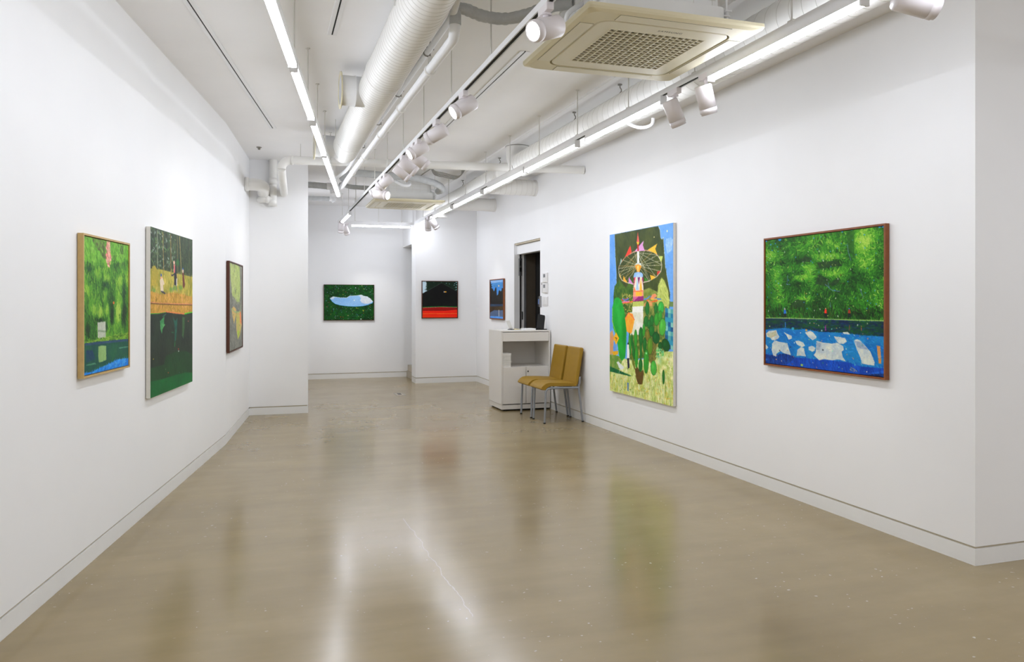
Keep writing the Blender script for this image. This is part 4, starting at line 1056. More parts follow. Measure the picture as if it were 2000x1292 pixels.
    for pts in ([(125, 455), (165, 420), (270, 410), (285, 455), (312, 500), (295, 525), (240, 552), (205, 545), (190, 515), (135, 500)],
                [(215, 600), (245, 560), (300, 575), (430, 598), (445, 660), (480, 765), (380, 735), (330, 705), (270, 745), (262, 785), (225, 760), (205, 690)],
                [(690, 440), (765, 420), (800, 440), (850, 500), (845, 520), (795, 548), (740, 505)],
                [(1110, 500), (1180, 510), (1265, 525), (1288, 570), (1240, 602), (1180, 598), (1140, 555)],
                [(855, 565), (950, 590), (1080, 605), (1150, 590), (1235, 640), (1245, 690), (1212, 712), (1228, 790), (1272, 855), (1180, 825), (1080, 838), (960, 822), (890, 838), (815, 765), (845, 730)],
                [(1398, 560), (1440, 540), (1490, 565), (1560, 640), (1630, 720), (1690, 865), (1685, 915), (1600, 905), (1510, 885), (1490, 800), (1440, 690)],
                [(545, 565), (600, 560), (660, 590), (682, 630), (640, 650), (570, 610)], [(580, 690), (630, 655), (670, 670), (680, 740), (696, 782), (620, 770), (568, 775)],
                [(740, 650), (790, 635), (832, 665), (825, 700), (790, 715), (742, 690)], [(95, 650), (120, 615), (152, 655), (130, 680)],
                [(385, 440), (420, 460), (490, 490), (495, 525), (450, 540), (425, 490)], [(1235, 440), (1300, 435), (1335, 465), (1250, 458)]):
        q = K.px(Bc, pts)
        m = K.mask(q); K.tex(m, (176, 188, 192), (208, 212, 200), cell=9, gain=2.2)
        K.line(None, q + [q[0]], 1.0, (222, 214, 196), .8)
    K.poly(Bc, [(1725, 625), (1775, 640), (1790, 890), (1755, 890), (1735, 740)], (206, 132, 42), (196, 160, 130), cell=12)
    K.poly(Bc, [(128, 460), (262, 420), (280, 480), (180, 520)], (170, 172, 140), (190, 190, 164))
    K.poly(Bc, [(1400, 565), (1500, 575), (1600, 690), (1520, 680), (1440, 650)], (122, 140, 166), (176, 186, 196), cell=8)
    K.poly(Bc, [(855, 575), (920, 600), (900, 700), (850, 690)], (136, 152, 170), (176, 186, 192), cell=6)
    for c, r, col in (((320, 700), 11, (60, 44, 30)), ((945, 692), 15, (34, 44, 54)), ((475, 652), 14, (30, 70, 90)), ((125, 830), 20, (44, 110, 180)), ((640, 912), 22, (170, 200, 90)), ((705, 408), 20, (214, 160, 70)), ((850, 315), 8, (220, 190, 160)), ((1185, 370), 7, (150, 220, 160)), ((510, 385), 26, (70, 170, 190)), ((810, 815), 10, (60, 170, 190)), ((945, 880), 16, (40, 110, 120)), ((1540, 803), 6, (190, 90, 40)), ((1625, 790), 6, (200, 160, 60)), ((270, 828), 10, (220, 170, 120)), ((505, 895), 10, (110, 80, 50)), ((175, 350), 10, (180, 200, 110)), ((745, 540), 10, (160, 190, 80)), ((1380, 520), 10, (70, 190, 190)), ((930, 412), 14, (190, 220, 220)), ((1225, 965), 8, (200, 180, 80)), ((455, 865), 10, (30, 90, 110))):
        K.ell(Bc, c, r, r, col, .9, .4)
    K.dabs(wat, 60, [(230, 220, 190), (220, 150, 90), (120, 220, 170)], 1.6, 1.4, 0, 3, .9)
    for x, c, y0 in ((395, (40, 110, 190), 90), (985, (214, 60, 36), 85), (1325, (150, 60, 40), 85)):       # strollers
        K.ell(Bc, (x, y0 + 10), 9, 11, (216, 170, 140) if x < 1300 else (50, 120, 210))
        K.poly(Bc, [(x - 14, y0 + 22), (x + 12, y0 + 20), (x + 20, y0 + 78), (x - 18, y0 + 80)], c)
        K.poly(Bc, [(x - 16, y0 + 78), (x + 20, y0 + 76), (x + 26, y0 + 138), (x + 10, y0 + 138), (x + 2, y0 + 100), (x - 10, y0 + 138), (x - 22, y0 + 136)], (30, 30, 36))
    K.line(Bc, [(400, 295), (402, 360)], 2.2, (60, 130, 200)); K.line(Bc, [(983, 345), (985, 405)], 2.6, (150, 60, 140)); K.line(Bc, [(1330, 335), (1328, 410)], 2, (110, 70, 60)); K.line(Bc, [(1500, 372), (1503, 410)], 1.6, (170, 100, 60))
    for p in ([(1350, 945), (1390, 965), (1435, 1000)], [(1335, 975), (1360, 985), (1390, 1012)], [(1352, 960), (1345, 990)], [(1375, 955), (1380, 975)], [(1400, 970), (1395, 990)]):
        K.line(Bc, p, 1.0, (190, 176, 90), .8)
picture('landscape_painting', 'square painting of a green wood above blue pond with pale floating sheets, brown frame',
        (XR, 4.885, 0), (0, -1, 0), (-1, 0, 0), 1.18, .944, 1.876, .034, .012, 'walnut', 330, 290, paint_pond)

# ---- tall canvas: fairground ride above cacti
def paint_ride(K):
    A, Bc = (1180, 430, 6.8), (1180, 610, 6.8)
    allm = np.ones((K.ny, K.nx), bool)
    K.tex(allm, (104, 160, 226), (126, 176, 232), cell=20)
    K.poly(A, [(60, 140), (140, 190), (150, 470), (165, 700), (160, 860), (130, 900), (125, 1292), (60, 1292)], (100, 156, 224), (124, 172, 230), cell=20)
    tree = [(140, 190), (430, 130), (720, 78), (742, 130), (752, 235), (770, 255), (788, 228), (800, 400), (815, 620), (850, 820), (878, 980), (870, 1090), (860, 1292), (120, 1292), (125, 1010), (140, 870), (165, 860), (165, 720), (150, 470)]
    m = K.poly(A, tree, (52, 66, 24), (78, 88, 36), cell=26, octs=4, gain=2)
    K.line(A, tree[2:11], 1.2, (206, 222, 240), .8); K.line(A, [(140, 190), (150, 470), (165, 720), (165, 860)], 1.2, (196, 214, 240), .7)
    K.dabs(m, 420, [(60, 76, 28), (88, 98, 44), (46, 60, 20)], 12, 2, 1.4, .4, .35)
    K.poly(A, [(820, 250), (890, 230), (915, 260), (900, 400), (840, 450), (815, 330)], (140, 186, 234), (180, 210, 240), cell=6)
    K.ell(A, (838, 145), 9, 17, (230, 234, 190)); K.ell(A, (665, 225), 8, 11, (224, 214, 150))
    # bushes behind the tower
    K.poly(A, [(140, 880), (200, 790), (290, 900), (380, 760), (400, 1292), (110, 1292)], (52, 92, 26), (86, 118, 40), cell=8, gain=2.2)
    K.poly(A, [(520, 930), (600, 900), (700, 950), (720, 1120), (700, 1292), (520, 1292)], (112, 130, 56), (150, 160, 80), cell=8, gain=2)
    lt = K.poly(A, [(765, 770), (800, 800), (850, 930), (870, 1080), (860, 1160), (800, 1292), (710, 1292), (700, 1090), (720, 870)], (176, 190, 98), (200, 208, 124), cell=7)
    K.dabs(lt, 120, [(190, 200, 110), (214, 218, 140), (160, 176, 84)], 8, 1.6, 1.2, .5, .6)
    bl = K.mask(K.px(A, [(230, 960), (390, 1000), (390, 1292), (230, 1292)])); K.dabs(bl, 240, [(210, 190, 90), (70, 90, 30), (40, 60, 20), (226, 210, 130), (120, 130, 50)], 2.2, 1.8, 0, 3, .9)
    # wheel: rim and spokes
    rim = [(195, 640), (200, 610), (250, 530), (300, 475), (400, 420), (540, 400), (650, 420), (710, 465), (755, 540), (768, 600), (755, 680), (700, 750), (600, 808), (500, 832), (380, 850), (290, 825), (240, 800), (205, 745), (195, 690), (195, 640)]
    hub = (452, 605)
    for p in rim[:-1:1]:
        K.line(A, [hub, p], .9, (226, 214, 196) if (p[0] // 7) % 2 else (206, 160, 104), .85)
    top = (450, 430)
    for p in ((205, 725), (285, 770), (235, 650), (605, 790), (680, 740), (755, 590), (710, 465), (370, 740), (575, 770)):
        K.line(A, [top, p], .9, (214, 190, 150) if p[0] < 450 else (224, 220, 206), .8)
    K.line(A, rim, 1.6, (232, 220, 206)); K.line(A, rim[:8], .9, (206, 120, 90), .8)
    for pts, c in (([(275, 495), (348, 335), (368, 432)], (226, 72, 52)), ([(405, 415), (530, 268), (515, 330), (540, 408)], (216, 160, 206)), ([(580, 395), (708, 312), (680, 380), (706, 455)], (240, 190, 66)), ([(730, 480), (782, 478), (760, 560)], (200, 212, 116)),
                   ([(705, 680), (752, 678), (706, 735)], (206, 60, 50)), ([(612, 725), (690, 755), (626, 800)], (240, 184, 60)), ([(540, 760), (585, 800), (545, 812)], (60, 136, 40)), ([(330, 755), (388, 850), (325, 830)], (206, 140, 200)), ([(258, 738), (315, 835), (255, 810)], (240, 176, 60)), ([(210, 700), (238, 795), (206, 745)], (196, 170, 90)), ([(225, 505), (240, 540), (205, 610)], (150, 180, 170))):
        K.poly(A, pts, c)
    K.poly(A, [(440, 410), (464, 410), (468, 600), (440, 600)], (236, 238, 236)); K.poly(A, [(440, 320), (462, 320), (462, 412), (442, 412)], (180, 50, 40)); K.poly(A, [(432, 290), (467, 288), (460, 322), (440, 322)], (240, 190, 60)); K.poly(A, [(449, 160), (467, 290), (434, 290)], (232, 110, 96)); K.line(A, [(449, 165), (440, 285)], 1.2, (196, 60, 60))
    K.poly(A, [(410, 605), (455, 580), (496, 610), (470, 690), (440, 690)], (238, 160, 52)); K.poly(A, [(440, 610), (460, 605), (458, 680), (445, 680)], (250, 216, 130)); K.poly(A, [(408, 600), (430, 570), (490, 570), (496, 605), (455, 585)], (214, 222, 214))
    # striped tower
    K.poly(A, [(392, 740), (405, 700), (440, 688), (490, 692), (516, 715), (518, 760), (392, 765)], (130, 176, 226), (190, 210, 230), cell=6)
    K.poly(A, [(400, 757), (518, 757), (524, 945), (388, 945)], (236, 226, 210))
    for pts, c in (([(400, 757), (420, 757), (395, 900)], (198, 60, 100)), ([(445, 760), (478, 757), (462, 860)], (126, 40, 110)), ([(424, 930), (440, 760), (462, 925)], (170, 200, 226)), ([(470, 930), (490, 760), (506, 935)], (240, 180, 60)), ([(502, 757), (518, 757), (522, 900)], (160, 40, 100)), ([(390, 935), (400, 880), (420, 935)], (236, 130, 80))):
        K.poly(A, pts, c)
    K.line(A, [(388, 945), (520, 938)], 1.6, (226, 90, 50)); K.poly(A, [(388, 950), (522, 945), (524, 1012), (384, 1018)], (236, 160, 130)); K.poly(A, [(420, 955), (500, 950), (505, 1005), (425, 1010)], (244, 186, 60)); K.poly(A, [(384, 1018), (524, 1010), (524, 1070), (384, 1082)], (150, 44, 120)); K.poly(A, [(384, 1018), (460, 1014), (390, 1080)], (206, 110, 150))
    K.poly(A, [(380, 1085), (524, 1075), (528, 1140), (376, 1150)], (186, 196, 106)); K.poly(A, [(376, 1150), (528, 1140), (536, 1292), (374, 1292)], (238, 238, 230))
    for p, c in (([(195, 1045), (240, 1062), (290, 1050), (325, 1040)], (196, 50, 60)), ([(250, 1045), (280, 1065), (325, 1045)], (80, 130, 206)), ([(195, 1100), (260, 1085), (330, 1080)], (214, 130, 190)), ([(250, 1100), (330, 1095), (380, 1080)], (232, 120, 60)), ([(530, 1050), (570, 1045), (605, 1010)], (90, 140, 210)), ([(570, 1060), (630, 1085), (710, 1070)], (234, 110, 50)), ([(620, 1015), (690, 1045), (755, 1050)], (84, 126, 200)), ([(625, 1050), (700, 1050)], (240, 190, 90))):
        K.line(A, p, 2.6, c)
    K.poly(A, [(640, 990), (680, 975), (705, 1010), (660, 1040), (610, 1050)], (230, 150, 110)); K.poly(A, [(530, 1110), (600, 1060), (640, 1090), (660, 1292), (535, 1292)], (222, 170, 110), (200, 140, 90), cell=5)
    # lower half
    g0 = K.below(Bc, [(60, 560), (200, 600), (400, 640), (650, 600), (830, 520), (930, 520)])
    K.poly(Bc, [(340, 0), (536, 0), (540, 280), (340, 320)], (238, 236, 228), (214, 216, 190), cell=10)
    K.tex(K.mask(K.px(Bc, [(520, -80), (830, -80), (850, 560), (300, 640), (330, 300), (520, 300)])), (70, 104, 40), (166, 160, 84), cell=6, gain=2)
    K.tex(g0, (178, 196, 104), (236, 236, 184), cell=9, octs=4, gain=2.2)
    gr = g0 & K.below(Bc, [(60, 780), (350, 850), (600, 800), (930, 900)])
    K.dabs(gr, 900, [(190, 206, 120), (228, 232, 176), (238, 236, 204), (150, 176, 74), (222, 206, 100)], 16, 1.6, 1.5, .18, .6)
    K.dabs(g0, 200, [(220, 180, 70), (110, 140, 50), (230, 226, 200)], 5, 1.6, 1.0, 1.0, .7)
    # tiled tower at the side
    for r in range(9):
        for c in range(3):
            x0, y0 = 812 + c * 37, -60 + r * 60 + c * 8
            col = [(44, 130, 160), (96, 170, 168), (24, 92, 136), (140, 196, 186), (60, 150, 176)][(r * 7 + c * 3 + r * c) % 5]
            if y0 + 60 < 540: K.poly(Bc, [(x0, y0), (x0 + 38, y0 + 8), (x0 + 38, y0 + 68), (x0, y0 + 60)], col)
    K.poly(A, [(872, 1085), (925, 1085), (925, 1150), (870, 1150)], (110, 136, 80))
    # left: rounded cypress, sign, bird, walker
    K.poly(Bc, [(60, -100), (110, -60), (110, 200), (85, 240), (60, 240)], (104, 158, 226))
    cy = [(108, -60), (140, -185), (180, -200), (225, -170), (265, -40), (300, 180), (292, 420), (280, 600), (240, 645), (205, 610), (180, 430), (150, 290), (120, 200)]
    K.poly(Bc, cy, (24, 150, 50), (44, 172, 62), cell=18); K.line(Bc, [(112, -50), (110, 120), (160, 290)], 3, (170, 200, 60), .7)
    K.ell(Bc, (268, 300), 40, 340, (18, 120, 40), .6, .9, -.05); K.ell(Bc, (190, 60), 40, 220, (60, 184, 80), .5, .9, -.15)
    K.poly(Bc, [(280, 80), (325, 0), (380, 20), (405, 100), (370, 270), (345, 290), (300, 250)], (236, 150, 46), (246, 186, 72), cell=8); K.line(Bc, [(280, 80), (325, 5), (380, 60), (405, 100)], 2, (230, 100, 80))
    K.poly(Bc, [(78, 280), (110, 235), (130, 330), (120, 520), (85, 610), (75, 560)], (220, 150, 110), (200, 170, 110), cell=6)
    K.poly(Bc, [(160, 265), (200, 345), (160, 432), (122, 345)], (244, 180, 34)); K.line(Bc, [(145, 335), (172, 345), (160, 375)], 1.4, (50, 40, 20)); K.line(Bc, [(162, 432), (164, 560)], 1.2, (206, 170, 120)); K.poly(Bc, [(110, 520), (190, 510), (185, 560), (115, 575)], (226, 176, 40))
    K.poly(Bc, [(75, 560), (190, 575), (240, 650), (190, 790), (75, 720)], (86, 140, 56), (150, 160, 90), cell=7); K.poly(Bc, [(75, 715), (200, 770), (360, 840), (350, 850), (75, 785)], (12, 84, 56), (30, 120, 60), cell=6)
    K.poly(Bc, [(165, 665), (190, 650), (215, 680), (255, 715), (268, 740), (225, 765), (195, 730), (182, 690)], (226, 232, 226)); K.line(Bc, [(212, 765), (195, 810)], 1, (220, 226, 220))
    K.ell(Bc, (320, 415), 12, 14, (30, 30, 40)); K.poly(Bc, [(305, 430), (335, 428), (338, 610), (305, 612)], (240, 238, 236)); K.poly(Bc, [(305, 610), (332, 608), (340, 735), (315, 750)], (30, 34, 60)); K.poly(Bc, [(305, 930), (330, 935), (325, 1050), (310, 1040)], (110, 140, 170))
    # prickly pears and columns
    def pad(c, rx, ry, ang, col):
        rx, ry = rx * 1.08, ry * 1.04; K.ell(Bc, c, rx + 2, ry + 3, tuple(v * .6 for v in col), 1, 0, ang); K.ell(Bc, c, rx, ry, col, 1, .14, ang); K.ell(Bc, (c[0] - rx * .25, c[1] - ry * .2), rx * .4, ry * .6, tuple(min(255, v * 1.22 + 14) for v in col), .5, .8, ang)
    D1, D2, D3 = (30, 110, 40), (58, 146, 46), (84, 170, 64)
    K.poly(Bc, [(600, 380), (700, 400), (690, 620), (640, 700), (590, 640)], (90, 90, 40), (150, 140, 70), cell=4)
    for a in (((575, -50), 26, 90, .05, D1), ((690, -40), 22, 80, 0, D1), ((755, -60), 38, 80, .25, (60, 168, 70)), ((635, 110), 26, 70, .1, D1), ((700, 90), 34, 90, .25, D2), ((745, 50), 26, 70, .2, D2), ((560, 120), 28, 70, -.05, D1), ((600, 160), 24, 60, 0, D1), ((775, 195), 42, 115, .18, D3), ((632, 245), 34, 72, .1, D1), ((690, 340), 46, 75, 0, (20, 92, 36)), ((820, 435), 52, 76, .35, (16, 84, 32)), ((745, 455), 26, 60, .1, (16, 90, 30)),
              ((490, 320), 28, 120, 0, D1), ((420, 350), 20, 120, 0, D2), ((528, 235), 16, 90, .05, D2), ((345, 420), 14, 150, -.1, D2), ((372, 380), 12, 100, -.1, D1), ((580, 310), 26, 85, -.2, (120, 116, 44)), ((540, 430), 22, 95, .05, D1), ((610, 450), 32, 115, .08, (96, 140, 40)), ((390, 530), 16, 130, -.06, D1), ((430, 590), 20, 150, 0, D2), ((490, 520), 12, 120, 0, D1), ((560, 650), 32, 160, .05, D2), ((485, 705), 24, 85, .1, D1), ((385, 650), 12, 110, -.45, (110, 120, 40)), ((658, 740), 38, 95, 0, (84, 172, 70)), ((790, 860), 16, 95, 0, (40, 110, 36))):
        pad(*a)
    K.poly(Bc, [(410, 750), (450, 730), (480, 800), (520, 760), (530, 820), (505, 960), (450, 950), (425, 870)], (112, 86, 34), (90, 70, 26), cell=5)
    K.ell(Bc, (560, 545), 14, 16, (150, 226, 150)); K.ell(Bc, (740, 640), 40, 80, (170, 210, 170), .6, .8)
    K.dabs(K.mask(K.px(Bc, [(700, 480), (800, 500), (790, 620), (690, 600)])), 60, [(60, 180, 80), (200, 220, 160), (120, 190, 150)], 6, 2, 0, 3, .8)
picture('fairground_painting', 'tall bright painting of a pennant-hung fairground ride above green cacti, no frame',
        (XR, 7.565, 0), (0, -1, 0), (-1, 0, 0), 1.348, 1.678, 2.127, .034, 0, None, 270, 350, paint_ride)

# ---- green thicket with pale panel by dark water
def paint_thicket(K):
    A, Bc = (140, 440, 8.077), (140, 590, 8.077)
    allm = np.ones((K.ny, K.nx), bool)
    K.tex(allm, (48, 96, 34), (100, 150, 48), cell=30, octs=5, sy=1.6, gain=2.3)
    wat = K.below(Bc, [(210, 655), (560, 610), (940, 575)]); up = ~wat
    hi = up & ~K.below(A, [(200, 620), (500, 640), (930, 560)])
    K.tex(hi, (96, 164, 48), (136, 188, 76), cell=22, octs=4)
    K.poly(A, [(320, 210), (400, 200), (540, 270), (560, 330), (545, 540), (500, 520), (440, 410), (370, 340)], (76, 84, 50), (96, 104, 62), cell=8)
    K.poly(A, [(770, 330), (820, 300), (810, 460), (750, 450)], (70, 84, 50)); K.poly(A, [(700, 610), (880, 590), (840, 700), (700, 700)], (58, 88, 46), (84, 112, 56)); K.poly(A, [(630, 480), (720, 470), (690, 580), (620, 580)], (82, 116, 44))
    K.dabs(hi, 700, [(120, 186, 60), (150, 200, 92), (92, 160, 48), (84, 130, 44)], 9, 2.2, 1.2, .5, .55)
    lo = up & ~hi
    F = .1 + .8 * fbm(K.nx, K.ny, 34, 4, 1.0, 1.7)
    for c, rx, ry, a in (((420, 760), 60, 140, .35), ((250, 1010), 60, 90, .35), ((520, 1130), 40, 110, .3), ((760, 900), 60, 130, .3), ((880, 850), 50, 160, .35), ((560, 830), 40, 60, .3), ((545, 940), 70, 60, -.4), ((820, 1050), 40, 200, -.35), ((280, 690), 70, 50, -.3), ((700, 660), 60, 80, -.3), ((560, 760), 40, 40, -.3)): K.bump(F, A, c, rx, ry, a)
    for c, rx, ry, a in (((460, 160), 60, 110, .5), ((365, 130), 40, 120, .35), ((740, 140), 40, 170, .45), ((560, 130), 34, 100, .4), ((830, 200), 50, 240, -.45), ((640, 230), 36, 180, -.4), ((250, 430), 50, 140, -.35), ((460, 290), 80, 50, -.4), ((550, 400), 26, 120, -.35)): K.bump(F, Bc, c, rx, ry, a)
    ramp = [(18, 44, 24), (34, 78, 30), (60, 116, 40), (96, 156, 50), (140, 186, 64), (178, 204, 100)]
    K.strokes(lo, 1500, ramp, F, 15, 2.6, 1.45, .3, .8, None, .07)
    K.strokes(lo, 1300, ramp, F, 8, 1.5, 1.4, .5, .85, None, .2)
    for c, rx, ry in (((420, 760), 55, 130), ((250, 1010), 50, 80), ((520, 1130), 40, 110), ((760, 900), 50, 120), ((880, 850), 45, 150), ((560, 830), 35, 60)):
        K.ell(A, c, rx, ry, (140, 190, 64), .3, .8)
    for c, rx, ry in (((460, 160), 55, 100), ((365, 130), 40, 110), ((740, 140), 36, 160), ((560, 130), 30, 90)):
        K.ell(Bc, c, rx, ry, (172, 200, 88), .4, .8)
    for c, rx, ry in (((830, 200), 45, 230), ((640, 230), 34, 170), ((250, 430), 36, 130), ((460, 290), 70, 40), ((550, 400), 20, 100)):
        K.ell(Bc, c, rx, ry, (28, 56, 30), .75, .7)
    for c, rx, ry in (((545, 940), 70, 60), ((820, 1050), 36, 180), ((280, 690), 60, 40)):
        K.ell(A, c, rx, ry, (30, 74, 52), .6, .8)
    m = K.mask(K.px(A, [(555, 250), (610, 250), (620, 560), (590, 660), (550, 580), (545, 400)])); K.dabs(m, 90, [(224, 164, 144), (236, 190, 170), (216, 136, 130)], 6, 3.2, .8, 1, .9)
    K.ell(A, (665, 1225), 14, 26, (206, 120, 60))
    K.poly(Bc, [(412, 318), (535, 308), (542, 550), (460, 590), (415, 560)], (178, 186, 166), (196, 200, 186), cell=14); K.poly(Bc, [(415, 440), (540, 450), (540, 480), (415, 470)], (140, 156, 130)); K.line(Bc, [(412, 318), (415, 560)], 1, (200, 200, 186))
    bank = K.mask(K.px(Bc, [(215, 600), (420, 580), (560, 560), (760, 500), (935, 490), (940, 575), (560, 610), (215, 645)])); K.dabs(bank, 260, [(110, 160, 50), (60, 104, 30), (150, 180, 74)], 8, 2, -.1, .3, .8)
    K.tex(wat, (28, 82, 76), (40, 100, 70), cell=30, gain=2); K.poly(Bc, [(215, 650), (560, 610), (940, 575), (940, 610), (560, 650), (215, 690)], (42, 66, 92), (60, 92, 120), cell=8, sx=3)
    K.poly(Bc, [(225, 760), (330, 760), (380, 900), (230, 960)], (28, 62, 96), (36, 86, 90), cell=20)
    K.poly(Bc, [(425, 700), (470, 685), (545, 690), (548, 910), (500, 935), (432, 955), (420, 850)], (138, 172, 110), (150, 184, 124), cell=12)
    K.poly(Bc, [(745, 720), (930, 690), (930, 705), (750, 732)], (100, 156, 130)); K.poly(Bc, [(230, 990), (370, 955), (390, 980), (235, 1005)], (84, 140, 110))
    sky = K.below(Bc, [(220, 1120), (330, 1100), (430, 1050), (600, 970), (720, 905), (880, 885), (945, 850)])
    K.tex(sky, (28, 128, 214), (56, 150, 224), cell=14, sx=2); K.dabs(sky, 160, [(60, 156, 230), (24, 116, 206), (110, 180, 230)], 9, 1.8, -.5, .3, .6)
s0 = LA + LT * .79
picture('thicket_painting', 'painting of light green thicket mirrored in dark water, pale oak frame',
        s0, LT, LN, .722, .75, 1.757, .033, .010, 'oak', 220, 240, paint_thicket)

# ---- tall canvas: three people at the wood's edge over black water
def paint_wood(K):
    A, Bc = (275, 435, 7.18), (275, 600, 6.98)
    allm = np.ones((K.ny, K.nx), bool)
    K.tex(allm, (44, 58, 40), (70, 84, 54), cell=26, octs=4, gain=2)
    top = ~K.below(A, [(130, 640), (300, 660), (450, 700), (720, 760)])
    lf = top & (K.X < K.nx * .55)
    K.dabs(top, 900, [(40, 60, 40), (62, 84, 54), (30, 44, 30), (84, 104, 70)], 8, 2.2, 1.3, .6, .6)
    K.dabs(lf, 170, [(90, 140, 80), (150, 180, 160), (60, 110, 60), (140, 170, 90), (206, 216, 210)], 4, 2.2, .6, 1, .6)
    mid = ~top & ~K.below(A, [(130, 1140), (720, 1150)])
    K.tex(mid, (146, 142, 52), (206, 190, 96), cell=16, octs=4, gain=2); K.dabs(mid, 500, [(180, 166, 80), (120, 130, 50), (206, 190, 110), (150, 140, 60)], 12, 2, 1.45, .3, .6)
    K.poly(A, [(160, 620), (200, 600), (250, 700), (240, 900), (150, 880)], (190, 168, 70), (160, 150, 60), cell=8)
    for x0, x1, y1, c, wd in ((232, 238, 620, (150, 160, 130), 3.4), (312, 325, 780, (160, 140, 84), 3.2), (420, 425, 760, (140, 110, 60), 3.2), (515, 520, 850, (120, 110, 70), 3), (546, 570, 720, (150, 140, 90), 4), (600, 596, 560, (90, 96, 70), 2), (680, 684, 700, (90, 90, 60), 2)):
        K.line(A, [(x0, 90 + (x0 - 130) * .27), (x1, y1)], wd, c, .9)
    K.ell(A, (520, 560), 28, 60, (50, 120, 60), .8, .6)
    # the two standing and one seated
    K.poly(A, [(268, 810), (285, 770), (308, 775), (335, 860), (315, 880), (322, 960), (280, 970)], (222, 206, 180)); K.ell(A, (288, 770), 14, 18, (230, 170, 140)); K.ell(A, (288, 735), 12, 22, (60, 100, 160)); K.poly(A, [(275, 955), (320, 965), (372, 1005), (355, 1015), (300, 985)], (30, 40, 70))
    K.poly(A, [(462, 640), (495, 600), (508, 770), (500, 880), (468, 875), (470, 740)], (40, 40, 50)); K.poly(A, [(462, 590), (482, 585), (480, 700), (464, 710)], (206, 120, 120)); K.ell(A, (468, 560), 12, 28, (226, 190, 170)); K.poly(A, [(430, 735), (470, 715), (468, 735), (440, 755)], (40, 40, 60)); K.poly(A, [(500, 785), (512, 780), (508, 880), (500, 880)], (220, 220, 220)); K.line(A, [(462, 880), (455, 960)], 2, (70, 100, 150)); K.line(A, [(495, 880), (512, 960)], 2, (70, 100, 150))
    K.poly(A, [(582, 690), (602, 690), (622, 870), (605, 930), (592, 900)], (110, 64, 50)); K.ell(A, (592, 675), 11, 34, (210, 190, 170)); K.ell(A, (592, 650), 8, 14, (70, 110, 170))
    for c in ((480, 920), (430, 940), (560, 910), (180, 950)): K.ell(A, c, 36, 44, (108, 150, 70), .8, .6)
    bank = K.below(A, [(130, 960), (300, 1010), (450, 980), (560, 1000), (720, 1040)]) & ~K.below(A, [(130, 1270), (300, 1255), (380, 1250), (560, 1275), (640, 1275), (720, 1255)])
    K.tex(bank, (178, 140, 52), (206, 164, 84), cell=14, octs=4, gain=2); K.dabs(bank, 320, [(206, 160, 80), (160, 130, 50), (222, 170, 120), (150, 120, 40)], 10, 2.2, 1.3, .6, .6)
    K.line(A, [(135, 1120), (260, 1135), (480, 1140), (720, 1145)], 2.6, (226, 150, 120), .8); K.line(A, [(135, 1133), (300, 1142), (520, 1152), (720, 1155)], 2, (96, 76, 40), .9)
    wat = K.below(Bc, [(130, 95), (250, 88), (350, 70), (480, 88), (600, 100), (650, 85), (705, 75)])
    K.line(Bc, [(130, 92), (250, 84), (350, 66), (480, 84), (600, 96)], 3.5, (232, 140, 90), .9); K.line(Bc, [(132, 96), (260, 92), (340, 76)], 3, (70, 190, 40)); K.line(Bc, [(600, 100), (650, 86), (705, 78)], 5, (80, 190, 40))
    K.tex(wat, (36, 46, 38), (44, 60, 44), cell=30, gain=2)
    d2 = K.below(Bc, [(150, 830), (320, 780), (345, 660), (500, 600), (620, 600), (710, 640)]); K.tex(d2 & wat, (32, 66, 38), (36, 76, 42), cell=26)
    d3 = K.below(Bc, [(150, 1010), (300, 980), (450, 930), (600, 890), (710, 890)]); K.tex(d3, (20, 92, 48), (18, 108, 54), cell=30)
    K.poly(Bc, [(265, 190), (320, 130), (318, 230), (335, 235), (300, 290), (290, 365), (268, 300)], (110, 176, 110), (60, 130, 80), cell=8)
    K.line(Bc, [(300, 130), (345, 95)], 2, (60, 110, 90)); K.poly(Bc, [(440, 130), (470, 190), (500, 150), (495, 300), (480, 450), (462, 470), (466, 300)], (34, 84, 76), (40, 110, 84), cell=7); K.line(Bc, [(467, 480), (464, 530)], 2.4, (40, 150, 70)); K.line(Bc, [(420, 340), (450, 350)], 1.6, (40, 110, 70))
    K.poly(Bc, [(570, 130), (600, 140), (598, 260), (580, 430), (566, 390)], (70, 110, 66), (60, 90, 56), cell=6)
    for c, col in (((648, 190), (206, 110, 110)), ((516, 570), (196, 70, 60)), ((518, 598), (230, 230, 230)), ((174, 708), (230, 206, 60)), ((376, 892), (206, 96, 50)), ((527, 890), (60, 100, 90)), ((340, 845), (90, 130, 90))): K.ell(Bc, c, 8, 9, col)
s0 = LA + LT * 1.917
picture('forest_edge_painting', 'unframed painting of three people at a wood edge above black-green water',
        s0, LT, LN, 1.10, 1.133, 1.90, .033, 0, None, 240, 300, paint_wood)

